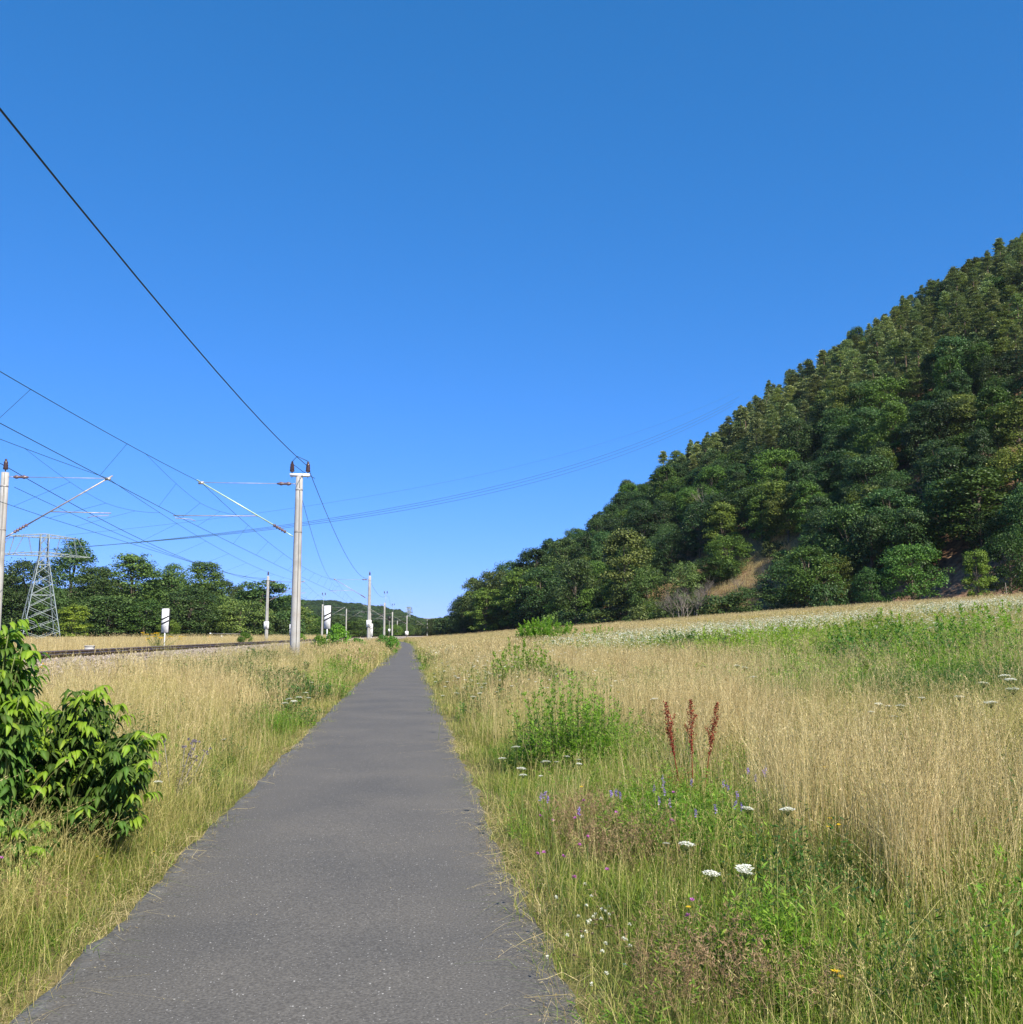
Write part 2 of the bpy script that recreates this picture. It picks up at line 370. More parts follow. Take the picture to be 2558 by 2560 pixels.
def make_track(cx, near):
    t = empty('railway_track', (cx, 0, 1.0 if near else .83), label='nearer railway track with rusty brown rail standing above the ballast' if near else 'farther railway track mostly hidden behind the nearer rail', cat='railway track', group='two parallel railway tracks')
    pr = rail_profile(); k = len(pr)
    for sx in (-.7535, .7535):
        V = [];
        for Y in Yr:
            for a, z in pr: V.append((sx + a + float(railc(Y)), Y, z + .02))
        i0 = np.arange(len(Yr) - 1)[:, None] * k; j = np.arange(k)[None]; jn = (np.arange(k)[None] + 1) % k
        F = np.stack([i0 + j, i0 + jn, i0 + k + jn, i0 + k + j], -1).reshape(-1, 4)
        mi = np.tile((np.arange(k) == 6).astype(int), len(Yr) - 1)
        link('rail', mesh_np('rail', V, F, [MT['rail'], MT['railtop']], mi=mi), t)
    mb = MB()
    for sx in (-1, 1):
        mb.box((sx * .90, 0, -.02), (.78, .27, .13)); mb.box((sx * .26, 0, -.035), (.52, .22, .10))
        for q in (-1, 1): mb.box((sx * .7535 + q * .12, 0, .062), (.07, .12, .05), tone=.2)
    sm = mb.mesh('sleeper', [MT['sleeper']])
    ys = np.arange(8, 430, .62); n = 300 if near else 0
    for i, Y in enumerate(ys[:n]): link('sleeper', sm, t, (float(railc(Y)), float(Y), 0))
    mb = MB()
    for Y in ys[n:]:
        for sx in (-1, 1): mb.box((sx * .7 + float(railc(Y)), Y, -.02), (1.1, .27, .12))
    o = mb.build('sleeper', [MT['sleeper']], t); tag(o, kind='stuff')
    return t
make_track(-9.3, True); make_track(-13.35, False)

# ------------------------------------------------------------------ geometry-node scatter (for what nobody could count)
def scatter(name, proto, P, rot, scl, label=None, parent=None):
    P = np.asarray(P, np.float32).reshape(-1, 3); n = len(P)
    if n == 0: return None
    me = bpy.data.meshes.new(name); me.vertices.add(n); me.vertices.foreach_set('co', P.ravel())
    a = me.attributes.new('rot', 'FLOAT_VECTOR', 'POINT'); a.data.foreach_set('vector', np.asarray(rot, np.float32).ravel())
    a = me.attributes.new('scl', 'FLOAT_VECTOR', 'POINT'); a.data.foreach_set('vector', np.asarray(scl, np.float32).ravel())
    o = link(name, me, parent); tag(o, label=label, kind='stuff')
    gname = 'scatter_' + proto.name
    ng = bpy.data.node_groups.new(gname, 'GeometryNodeTree')
    ng.interface.new_socket('Geometry', in_out='INPUT', socket_type='NodeSocketGeometry')
    ng.interface.new_socket('Geometry', in_out='OUTPUT', socket_type='NodeSocketGeometry')
    gi = ng.nodes.new('NodeGroupInput'); go = ng.nodes.new('NodeGroupOutput')
    oi = ng.nodes.new('GeometryNodeObjectInfo'); oi.inputs['Object'].default_value = proto; oi.inputs['As Instance'].default_value = True
    ip = ng.nodes.new('GeometryNodeInstanceOnPoints')
    r = ng.nodes.new('GeometryNodeInputNamedAttribute'); r.data_type = 'FLOAT_VECTOR'; r.inputs['Name'].default_value = 'rot'
    s = ng.nodes.new('GeometryNodeInputNamedAttribute'); s.data_type = 'FLOAT_VECTOR'; s.inputs['Name'].default_value = 'scl'
    L = ng.links.new
    L(gi.outputs[0], ip.inputs['Points']); L(oi.outputs['Geometry'], ip.inputs['Instance'])
    er = ng.nodes.new('FunctionNodeEulerToRotation'); L(r.outputs['Attribute'], er.inputs[0]); L(er.outputs[0], ip.inputs['Rotation'])
    L(s.outputs['Attribute'], ip.inputs['Scale']); L(ip.outputs[0], go.inputs[0])
    md = o.modifiers.new('scatter', 'NODES'); md.node_group = ng
    return o
def proto_obj(name, me): return bpy.data.objects.new(name, me)      # never linked to the scene

# ------------------------------------------------------------------ grass
rs = np.random.RandomState(11)
def blades(mb, n, Rr, h0, h1, w, lean=.25, droop=.15, segs=3, mi=0, t0=0, t1=1, c=(0, 0), clump=0):
    if clump:
        cc = rs.uniform(-1, 1, (clump, 2)) * Rr * .8; bx = cc[rs.randint(0, clump, n)] + rs.randn(n, 2) * Rr * .13
    else:
        a = rs.uniform(0, 6.28, n); q = np.sqrt(rs.uniform(0, 1, n)) * Rr; bx = np.stack([np.cos(a) * q, np.sin(a) * q], 1)
    h = rs.uniform(h0, h1, n); az = rs.uniform(0, 6.28, n); ln = np.abs(rs.randn(n)) * lean
    dr = np.stack([np.cos(az), np.sin(az)], 1); wz = rs.uniform(0, 6.28, n); wd = np.stack([np.cos(wz), np.sin(wz), 0 * wz], 1)
    ts = np.linspace(0, 1, segs + 1)
    C = np.zeros((n, segs + 1, 3))
    for i, t in enumerate(ts):
        C[:, i, :2] = bx + np.array(c) + dr * (h * ln * (t * .35 + t * t * .65 + droop * t ** 4 * 1.5))[:, None]
        C[:, i, 2] = h * (t - droop * t ** 3 * np.minimum(1.5, .4 + ln)) - .03
    ww = (w * rs.uniform(.7, 1.3, n))[:, None] * (1 - .85 * ts[None] ** 1.5) * .5
    A = C + wd[:, None] * ww[..., None]; B = C - wd[:, None] * ww[..., None]
    V = np.stack([A, B], 2).reshape(-1, 3)
    b = (np.arange(n) * (segs + 1) * 2)[:, None] + (np.arange(segs) * 2)[None]
    F = np.stack([b, b + 1, b + 3, b + 2], -1).reshape(-1, 4)
    tn = rs.uniform(t0, t1, n)
    mb.add(V, F, np.repeat(tn, (segs + 1) * 2), mi)
    return C, tn, dr
def heads(mb, C, tn, k, frac, L, W, spread, mi=0, dt=.1):
    """seed heads along the top of each stem"""
    n = len(C); top = C[:, -1]; pre = C[:, -2]
    u = rs.uniform(0, 1, (n, k)) ** 1.1
    P = top[:, None] + (pre - top)[:, None] * (u * frac)[..., None]
    P = P.reshape(-1, 3); D = np.repeat((top - pre) / (np.linalg.norm(top - pre, axis=1)[:, None] + 1e-6), k, 0) + rs.randn(n * k, 3) * spread
    mb.leaves(P, D, rs.randn(n * k, 3), L * rs.uniform(.6, 1.3, n * k), W, np.clip(np.repeat(tn, k) + rs.uniform(-dt, dt, n * k), 0, 1), mi)
def tuft_proto(kind, lod, seed):
    global rs
    rs = np.random.RandomState(seed); mb = MB()
    f = [1, 1.9, 4.2][lod]; R_ = [.20, .34, .75][lod]; q = [1, .8, .8][lod]
    if kind == 'straw':
        C, tn, d = blades(mb, int(34 * q), R_, .45, .95, .0030 * f, .20, .10, 4, 0, .25, 1); heads(mb, C, tn, [14, 9, 4][lod], .5, [.014, .026, .075][lod], [.0027, .0055, .018][lod], .25, 0)
        blades(mb, int(26 * q), R_, .15, .50, .0035 * f, .5, .5, 3, 0, 0, .8); blades(mb, int(12 * q), R_, .12, .38, .004 * f, .5, .4, 2, 1, 0, 1)
        return mb, ['straw', 'green']
    if kind == 'pale':
        C, tn, d = blades(mb, int(26 * q), R_, .40, .75, .0026 * f, .30, .22, 4, 0, .3, 1); heads(mb, C, tn, [12, 8, 4][lod], .5, [.013, .024, .07][lod], [.0026, .0055, .017][lod], .28, 0)
        blades(mb, int(30 * q), R_, .15, .50, .004 * f, .6, .5, 3, 0, 0, .7); blades(mb, int(18 * q), R_, .12, .42, .004 * f, .5, .4, 2, 1, .1, 1)
        return mb, ['pale', 'green']
    if kind == 'green':
        blades(mb, int(60 * q), R_, .15, .48, .0045 * f, .45, .45, 3, 0, 0, 1); C, tn, d = blades(mb, int(8 * q), R_, .35, .6, .0026 * f, .25, .1, 3, 1, .2, 1)
        heads(mb, C, tn, 7, .4, .013 * (1 + lod), .0028 * (1 + 1.4 * lod), .25, 1)
        return mb, ['green', 'pale']
    if kind == 'short':
        blades(mb, int(46 * q), R_, .05, .20, .004 * f, .7, .6, 2, 0, 0, 1); blades(mb, int(30 * q), R_, .05, .22, .0035 * f, .7, .6, 2, 1, .1, .9)
        blades(mb, int(10 * q), R_, .15, .35, .0025 * f, .4, .2, 3, 1, .3, 1)
        return mb, ['green', 'pale']
    if kind == 'dryedge':
        C, tn, d = blades(mb, int(30 * q), R_ * .8, .06, .24, .0028 * f, 1.2, .7, 3, 0, .2, 1); heads(mb, C, tn, 4, .5, .011, .0024, .3, 0)
        blades(mb, int(16 * q), R_ * .8, .04, .16, .003 * f, .9, .6, 2, 1, .1, 1)
        return mb, ['straw', 'green']
    if kind == 'reddish':
        C, tn, d = blades(mb, int(30 * q), R_, .30, .58, .0018 * f, .22, .10, 3, 0, .2, 1)
        heads(mb, C, tn, [16, 9, 5][lod], .8, [.026, .038, .08][lod], [.0035, .006, .016][lod], 1.0, 0)
        blades(mb, int(34 * q), R_, .10, .34, .0035 * f, .5, .4, 3, 1, 0, 1)
        return mb, ['reddish', 'green']
    if kind == 'herb':
        n = int(13 * q); C, tn, d = blades(mb, n, R_, .25, .55, .005 * f, .18, .05, 3, 0, .2, .6)
        k = 16; u = rs.uniform(.1, 1, (n, k)); P = np.stack([C[i, 0] + (C[i, -1] - C[i, 0]) * u[i][:, None] for i in range(n)]).reshape(-1, 3)
        a = rs.uniform(0, 6.28, n * k); D = np.stack([np.cos(a), np.sin(a), rs.uniform(.1, .9, n * k)], 1)
        mb.leaves(P, D, np.tile([0, 0, 1.], (n * k, 1)) + rs.randn(n * k, 3) * .3, .045 * rs.uniform(.6, 1.3, n * k) * (1 + .8 * lod), .010 * (1 + 1.5 * lod), rs.uniform(0, 1, n * k), 0)
        blades(mb, int(20 * q), R_, .1, .35, .0045 * f, .5, .45, 2, 1, 0, 1)
        return mb, ['bright', 'green']
    if kind == 'weed':
        n = int(12 * q); C, tn, d = blades(mb, n, R_, .35, .7, .005 * f, .14, .05, 3, 0, .1, .5)
        k = 18; u = rs.uniform(.1, 1, (n, k)); P = np.stack([C[i, 0] + (C[i, -1] - C[i, 0]) * u[i][:, None] for i in range(n)]).reshape(-1, 3)
        a = rs.uniform(0, 6.28, n * k); D = np.stack([np.cos(a), np.sin(a), rs.uniform(.1, .9, n * k)], 1)
        mb.leaves(P, D, np.tile([0, 0, 1.], (n * k, 1)) + rs.randn(n * k, 3) * .4, .042 * rs.uniform(.6, 1.3, n * k) * (1 + .9 * lod), .011 * (1 + 1.5 * lod), rs.uniform(0, 1, n * k), 0)
        return mb, ['dgreen', 'green']
    if kind in ('carrot', 'goldflower'):
        n = [3, 5, 13][lod]; C, tn, d = blades(mb, n, R_, .45, .75, .0035 * f, .15, .0, 2, 0, .2, .9)
        for i in range(n):
            c = C[i, -1]; k = [12, 6, 5][lod]; r_ = (.032 if kind == 'carrot' else .022) * [1, 1.05, 1.35][lod]
            a = rs.uniform(0, 6.28, k); rr = np.sqrt(rs.uniform(0, 1, k)) * r_ * rs.uniform(.6, 1.15)
            P = np.stack([c[0] + np.cos(a) * rr, c[1] + np.sin(a) * rr, c[2] + .006 - rr * .2], 1); a2 = rs.uniform(0, 6.28, k)
            mb.leaves(P, np.stack([np.cos(a2), np.sin(a2), 0 * a2 + .25], 1), np.tile([0, 0, 1.], (k, 1)) + rs.randn(k, 3) * .35, r_ * .9, r_ * .9, rs.uniform(0, 1, k), 1)
        return mb, ['green', 'petal' if kind == 'carrot' else 'gold']
PROTO = {}
def protos(kind, lod, nvar):
    key = (kind, lod)
    if key not in PROTO:
        PROTO[key] = []
        for v in range(nvar):
            mb, ms = tuft_proto(kind, lod, abs(hash((len(kind) * 131 + ord(kind[0]) * 7 + ord(kind[-1]), lod, v))) % 99991)
            PROTO[key].append(proto_obj(kind + '_tuft_model', mb.mesh(kind + '_tuft', [MT[m] for m in ms])))
    return PROTO[key]
GRASS_NAMES = dict(straw=('dry_grass', 'tall straw coloured grass with seed heads standing in the meadow'), pale=('pale_grass', 'pale bending grass half dry on the verge'),
    green=('green_grass', 'green grass growing through the meadow'), short=('short_grass', 'short verge grass along the asphalt'),
    dryedge=('dry_fringe_grass', 'dry grass fringe creeping over the path edge'), reddish=('reddish_grass', 'fine reddish brown grass in airy patches'),
    herb=('leafy_herbs', 'bright green leafy herbs among the grass'), weed=('dark_weeds', 'darker green leafy weeds in the meadow'),
    carrot=('white_wildflowers', 'white umbel flowers dotted thickly across the meadow'), goldflower=('yellow_wildflowers', 'small yellow flowers in the upper meadow'))

# world-space patches: X, Y, rx, ry, kind, strength
def G(px, py):       # ground point below a photo pixel
    d = ray(px, py); lo, hi = 2.0, 400.0
    prev = None
    Y = 2.0
    while Y < 400:
        p = Vector((0, 0, EYE)) + d * (Y / d.y)
        if p.z < gz1(p.x, p.y): break
        Y *= 1.01
    return p.x, p.y
KINDS = ['straw', 'pale', 'green', 'short', 'dryedge', 'reddish', 'herb', 'weed', 'carrot', 'goldflower']
PATCH = [  # photo px of the patch foot, radii in metres
 (1440, 1930, .75, .9, 'herb', 3), (1320, 1740, .9, 2.2, 'weed', 2.0), (1360, 1625, 1.6, 4, 'herb', 2.5), (1500, 1605, 2.2, 5, 'herb', 1.3),
 (1900, 1680, 4.5, 5, 'herb', 4.0), (2080, 1650, 3, 4, 'herb', 3.6), (1760, 1640, 4, 6, 'green', 3.0), (2300, 1690, 5, 4, 'herb', 3.4), (2450, 1720, 4, 3.5, 'herb', 1.6), (2050, 1690, 4, 3.5, 'green', 2.0), (1560, 1750, 1.5, 2.5, 'green', 1.3), (1620, 1620, 3, 8, 'herb', 1.4), (2360, 1590, 4, 6, 'herb', 1.6), (2480, 1560, 6, 8, 'green', 1.6), (2100, 1610, 3, 4, 'herb', 1.2), (2200, 1640, 1.6, 2.2, 'herb', 3.0), (2420, 1660, 4.5, 5, 'herb', 1.7), (1750, 1680, 2.5, 5, 'green', 1.4),
 (2500, 1600, 6, 5, 'green', 1.3), (2520, 1760, 1.5, 1.6, 'weed', 1.4), (2350, 1760, 1.2, 1.4, 'weed', 1.1),
 (1140, 1730, .35, 1.1, 'reddish', 3), (1120, 1640, .6, 4.5, 'reddish', 1.8), (1075, 1650, .5, 6, 'herb', 1.0), (1460, 2180, .5, .7, 'reddish', 1.3), (1330, 2120, .3, .6, 'reddish', .8), (1600, 2480, .4, .5, 'reddish', 2.4),
 (1750, 2540, .5, .4, 'reddish', 1.6), (1250, 1850, .35, 1.1, 'green', 1.6), (1300, 1990, .5, .8, 'green', 2.4), (1480, 1990, .5, .6, 'green', 2.0), (1680, 2120, .45, .7, 'herb', 2.6), (1640, 2020, .35, .5, 'green', 2.2), (1500, 2300, .5, .55, 'green', 1.6),
 (1700, 2300, .55, .5, 'green', 2.4), (1850, 2350, .5, .5, 'green', 2.4), (2020, 2330, .28, .28, 'weed', 1.6), (1650, 2420, .6, .4, 'green', 2.0), (2000, 2480, .7, .4, 'green', 2.2), (2300, 2500, .4, .4, 'green', 1.4), (2500, 2350, .3, .4, 'green', 1.4), (1900, 2480, .3, .4, 'herb', 1.4),
 (1420, 2400, .35, .5, 'short', 1.5), (2050, 2000, .8, .8, 'straw', 1.0), (2250, 2150, .6, .6, 'straw', 1.0), (2380, 2080, .9, .9, 'green', 1.3), (2150, 1900, 1.2, 1.2, 'green', .9), (2450, 1850, 1.2, 1.2, 'green', 1.2), (1780, 1850, 1.2, 2.0, 'straw', 2.2), (1650, 1700, 2, 5, 'straw', 2), (1450, 1680, 1.0, 4, 'straw', 2), (2400, 1900, 1.6, 1.8, 'pale', 1.5), (2200, 1830, 2, 2, 'pale', 1.4), (1250, 1640, .9, 8, 'straw', 2.0), (1200, 1612, 2.0, 12, 'pale', 1.2), (1940, 1800, .7, 1.2, 'weed', .9), (2250, 1800, .8, 1.5, 'weed', .8),
 (1480, 1590, 5, 12, 'straw', 1.5), (2100, 1530, 12, 12, 'straw', 1.2),
 # left verge
 (730, 1830, .5, 1.6, 'herb', 2.2), (830, 1700, .5, 5, 'herb', 1.8), (760, 1760, .45, 2, 'weed', 1.2), (520, 1720, 1.2, 3, 'weed', 1.9), (640, 1680, 1.0, 5, 'weed', 1.7), (430, 1700, .8, 2, 'green', 1.6), (820, 1665, .6, 6, 'green', 2.2), (600, 1850, .6, 1.4, 'green', 1.4), (690, 1740, .7, 3, 'weed', 1.4), (380, 1790, 1.0, 2.2, 'pale', 2.4), (300, 1760, 1.2, 2.5, 'straw', 1.8), (560, 1790, .9, 2.0, 'straw', 1.2),
 (650, 1950, .45, 1.3, 'green', 1.6), (450, 2050, .6, .9, 'pale', 1.4), (250, 2200, .6, .6, 'pale', 1.2), (150, 2130, .5, .4, 'reddish', 1.0), (300, 2280, .4, .4, 'green', 1.4), (60, 2300, .5, .5, 'pale', 1.2), (60, 2450, .3, .4, 'green', 1.4), (560, 2000, .3, .5, 'green', 1.2), (890, 1655, .5, 7, 'reddish', 2.6), (850, 1650, .8, 5, 'straw', 1.6), (180, 2340, .4, .4, 'reddish', .8),
]
PW = []
for (a, b, rx, ry, kd, st) in PATCH:
    x, y = G(a, b); PW.append((x, y, rx, ry, KINDS.index(kd), st))
WHITE_Y = (23, 78)
def fbm(X, Y, s, seed):
    o = np.zeros_like(X)
    r = np.random.RandomState(seed)
    for i in range(5):
        a = r.uniform(0, 6.28, 3); k = s * 1.8 ** i
        c, sn = math.cos(a[0]), math.sin(a[0])
        o += np.sin((X * c + Y * sn) * k + a[1] + 1.5 * np.sin((Y * c - X * sn) * k * .7 + a[2])) / 1.35 ** i
    return o / 2.6
def stalk_protos():
    global rs
    out = []
    for v in range(3):
        rs = np.random.RandomState(900 + v); mb = MB(); C, tn, d = blades(mb, 5, .22, .75, 1.15, .0040, .40, .22, 6, 0, .55, 1); heads(mb, C, tn, 12, .7, .022, .005, .35, 0)
        out.append(proto_obj('stalk_model', mb.mesh('stalks', [MT['straw']])))
    return out
def kind_weights(X, Y):
    n = len(X); W = np.zeros((n, len(KINDS)))
    left = X < -.45
    de = np.where(left, -1.65 - X, X - .75) + pathc(Y) * -1 - .45    # distance from the asphalt edge
    de = np.where(left, pathc(Y) - 1.2 - X, X - pathc(Y) - 1.2)
    f1 = fbm(X, Y, 1.1, 1); f2 = fbm(X, Y, .35, 2); f3 = fbm(X, Y, 2.3, 3)
    far = sstep(10, 30, Y)
    W[:, 0] = .36 + .8 * f1 + .30 * far + .4 * fbm(X, Y, 3.0, 19)
    W[:, 1] = .5 - .4 * f1 + .6 * f3
    W[:, 2] = .85 + .6 * f2 - .25 * far + .8 * fbm(X, Y, 1.6, 15) + .5 * fbm(X, Y, 4.0, 18)
    W[:, 6] = .10 + .30 * f3
    W[:, 7] = .10 + .28 * fbm(X, Y, .6, 8)
    W[:, 7] += .9 * np.clip(fbm(X, Y, 2.6, 20) - .35, 0, 1); W[:, 2] += .5 * np.clip(fbm(X, Y, 1.9, 23), 0, 1)
    W[:, 5] = .03 + .10 * fbm(X, Y, .8, 9)
    near = 1 - sstep(7, 13, Y); ng = near * (~left) * (1 - sstep(2.6, 4.6, X)); W[:, :2] *= (1 - .45 * ng)[:, None]; W[:, 2] += .75 * near + 2.1 * ng; W[:, 6] += .8 * ng * np.clip(.3 + f3, 0, 1.5); W[:, 1] += .2 * near; W[:, 0] -= .15 * near; W[:, 7] *= 1 - .3 * near
    W[left, 1] += .75; W[left, 0] += .1; W[left, 2] += .35 * (1 - far[left])
    # flowers
    band = (~left) * sstep(WHITE_Y[0], WHITE_Y[0] + 12, Y + .25 * X * 0 + 4 * fbm(X, Y, .12, 4)) * (1 - sstep(62, 84, Y + 5 * fbm(X, Y, .1, 5))) * sstep(4.5, 12, X - (Y - 30) * .06)
    W[:, 8] = band * np.clip(1.9 + 3.0 * fbm(X * .35, Y, .45, 6) + 1.2 * fbm(X, Y, .16, 16), .1, 9); W[:, 2] += band * 1.4; W[:, 6] += band * .9 * np.clip(fbm(X, Y, .13, 17), 0, 1); W[:, 8] = W[:, 8] + (~left) * sstep(15, 25, Y) * .12 * (Y < 110)
    W[:, 0] *= 1 - .55 * band
    gz_ = (~left) * sstep(19, 25, Y + 2 * f3) * (1 - sstep(40, 50, Y)) * sstep(5, 9, X); W[:, 2] += 1.3 * gz_; W[:, 6] += .9 * gz_ * np.clip(.4 + fbm(X, Y, .5, 31), 0, 2); W[:, 8] += .25 * gz_
    W[:, 9] = (~left) * .05 * sstep(35, 60, Y) * (Y < 110)
    gp = np.exp(-(((X - 33) / 7) ** 2 + ((Y - 92) / 8) ** 2)) * 2.5 + .5 * np.exp(-(((X - 26) / 4) ** 2 + ((Y - 47) / 6) ** 2)); W[:, 9] += gp * (~left)
    for (x, y, rx, ry, ki, st) in PW:
        e = ((X - x) / rx) ** 2 + ((Y - y) / ry) ** 2
        g_ = np.exp(-e ** 1.5) * st * 1.6
        W *= (1 - np.clip(g_ * .28, 0, .85))[:, None]; W[:, ki] += g_
    W = np.clip(W, .0, None)
    edge = 1 - sstep(.10, .75, de + .15 * f3)
    W *= (1 - edge)[:, None]; W[:, 3] += edge * 1.5
    e2 = 1 - sstep(.02, .16, de + .05 * f3)
    W *= (1 - .8 * e2)[:, None]; W[:, 4] += e2 * 2.6
    return W, de
def scatter_zone(Y0, Y1, dens, lod, nvar, seed, xl=-6.0):
    r = np.random.RandomState(seed)
    Xmax = 1.05 * xat(2620, Y1) ; Xmin = max(xl, xat(-60, Y1) * 1.05)
    n = int(dens * (Xmax - Xmin) * (Y1 - Y0))
    X = r.uniform(Xmin, Xmax, n); Y = r.uniform(Y0, Y1, n)
    k = (X < Y * (xat(2620, 100) / 100) + 1.0) & (X > Y * (xat(-60, 100) / 100) - 1.0)
    k &= np.abs(X - pathc(Y)) > 1.185 + .02 * r.randn(n) + .03 * np.sin(Y * 3.1 + 2 * np.sin(Y * 1.3)) * np.sign(X + .45) + .02 * np.sin(Y * 9.7)
    k &= X < footX(Y) + 3 - 11 * (1 - sstep(125, 165, Y))
    X, Y = X[k], Y[k]
    W, de = kind_weights(X, Y)
    cum = np.cumsum(W / W.sum(1)[:, None], 1); u = r.uniform(0, 1, len(X))
    kd = (u[:, None] > cum).sum(1).clip(0, len(KINDS) - 1)
    Z = gz(X, Y)
    hm = .62 + .38 * sstep(.1, 1.4, de) + .10 * fbm(X, Y, .7, 12)
    hm = np.where(X < 0, hm * 1.0, hm)
    for i, kn in enumerate(KINDS):
        ps = protos(kn, lod, nvar); m = kd == i; v = r.randint(0, nvar, len(X))
        for j, p in enumerate(ps):
            s = m & (v == j); c = s.sum()
            if not c: continue
            P = np.stack([X[s], Y[s], Z[s]], 1)
            rot = np.stack([r.normal(0, .06, c), r.normal(0, .06, c), r.uniform(0, 6.28, c)], 1)
            sc = r.uniform(.8, 1.2, c); hs_ = sc * (hm[s] if kn not in ('short', 'dryedge') else .9 + .2 * r.rand(c))
            nm, lb = GRASS_NAMES[kn]
            scatter(nm, p, P, rot, np.stack([sc, sc, hs_], 1), lb)
scatter_zone(2.8, 9, 68, 0, 3, 21)
scatter_zone(9, 18, 40, 0, 3, 22)
scatter_zone(18, 45, 14, 1, 3, 23)
scatter_zone(45, 130, 4.0, 2, 3, 24)
scatter_zone(130, 330, 1.1, 2, 2, 25)

r_ = np.random.RandomState(88)
for v_, pr_ in enumerate(stalk_protos()):
    n_ = 750; Y_ = 5.2 + 26 * r_.uniform(0, 1, n_) ** 1.2; X_ = np.where(r_.rand(n_) < .85, r_.uniform(2.6, 17, n_), r_.uniform(-5.4, -2.4, n_)); k_ = X_ < Y_ * .7; X_, Y_ = X_[k_], Y_[k_]; n_ = len(X_); s_ = r_.uniform(.75, 1.1, n_)
    scatter('dry_stalks', pr_, np.stack([X_, Y_, gz(X_, Y_)], 1), np.stack([0 * s_, 0 * s_, r_.uniform(0, 6.28, n_)], 1), np.stack([s_] * 3, 1), 'long pale dry stalks arching over the meadow grass')

def bunch_protos():
    global rs
    out = []
    for v in range(3):
        rs = np.random.RandomState(950 + v); mb = MB(); C, tn, d = blades(mb, 70, .16, .65, 1.05, .0034, .22, .14, 4, 0, .35, 1); heads(mb, C, tn, 10, .45, .018, .003, .25, 0); blades(mb, 40, .2, .3, .7, .006, .5, .5, 3, 1, 0, .9)
        out.append(proto_obj('bunch_model', mb.mesh('straw_bunch', [MT['straw'], MT['green']])))
    return out
for v_, pr_ in enumerate(bunch_protos()):
    n_ = 150; Y_ = 4.6 + 30 * r_.uniform(0, 1, n_) ** 1.1; X_ = np.where(r_.rand(n_) < .84, r_.uniform(2.6, 20, n_), r_.uniform(-5.4, -3.2, n_)); k_ = (X_ < Y_ * .7) & ((Y_ > 9) | (X_ > 3.3)) & (fbm(X_, Y_, .9, 77) > -.25); X_, Y_ = X_[k_], Y_[k_]; n_ = len(X_); s_ = r_.uniform(.65, 1.1, n_)
    scatter('straw_bunches', pr_, np.stack([X_, Y_, gz(X_, Y_)], 1), np.stack([r_.normal(0, .12, n_), r_.normal(0, .12, n_), r_.uniform(0, 6.28, n_)], 1), np.stack([s_] * 3, 1), 'denser bunches of golden straw standing above the meadow grass')

BP_ = bunch_protos(); q_ = [(2262, 2330), (2290, 2300), (2310, 2340), (2235, 2300), (2420, 2290), (2450, 2250), (2478, 2300), (1992, 2140), (1975, 2170), (2010, 2190), (2180, 2140), (2330, 2180), (2080, 2120), (2140, 2260), (2380, 2160), (2520, 2180), (2110, 2030), (2230, 2010), (2350, 2020), (1860, 1960), (1770, 1930), (1930, 1990), (1690, 1900), (2060, 1960), (2490, 2050)]
for v_, pr_ in enumerate(BP_):
    P_ = np.array([(*G(a, b), 0) for a, b in q_[v_::3]]); P_ = np.repeat(P_, 2, 0); P_[:, :2] += r_.normal(0, .10, (len(P_), 2)); P_[:, 2] = gz(P_[:, 0], P_[:, 1]); n_ = len(P_); s_ = r_.uniform(.95, 1.2, n_)
    scatter('tall_straw_bunches', pr_, P_, np.stack([r_.normal(0, .08, n_), r_.normal(0, .08, n_), r_.uniform(0, 6.28, n_)], 1), np.stack([s_ * .8, s_ * .8, s_], 1), 'tall golden straw bunches standing up in the near right meadow')
# ------------------------------------------------------------------ trees
TR = np.random.RandomState(5)
def limb_tree(mb, rng, H, r0, ends, mi=0, n=7, lean=0):
    zt = H * .72; P = [(0, 0, -.6)] + [(lean * t * H * .1 + .04 * H * rng.randn() * t * .4, .04 * H * rng.randn() * t * .4, zt * t) for t in (.25, .5, .75, 1)]
    P[1] = (P[1][0] * .3, P[1][1] * .3, P[1][2])
    mb.tube(P, [r0 * 1.25, r0, r0 * .78, r0 * .5, r0 * .18], n, .5, mi)
    P = np.array(P)
    for e in ends:
        t = min(.92, max(.2, (e[2] / H) * .75)) * zt
        b = np.array([np.interp(t, P[:, 2], P[:, 0]), np.interp(t, P[:, 2], P[:, 1]), t])
        m = (b + e) / 2 + np.array([0, 0, .04 * H]) * rng.uniform(-.3, 1)
        mb.tube([b, m, e], [r0 * .30, r0 * .18, r0 * .05], 5, .5, mi, caps=False)
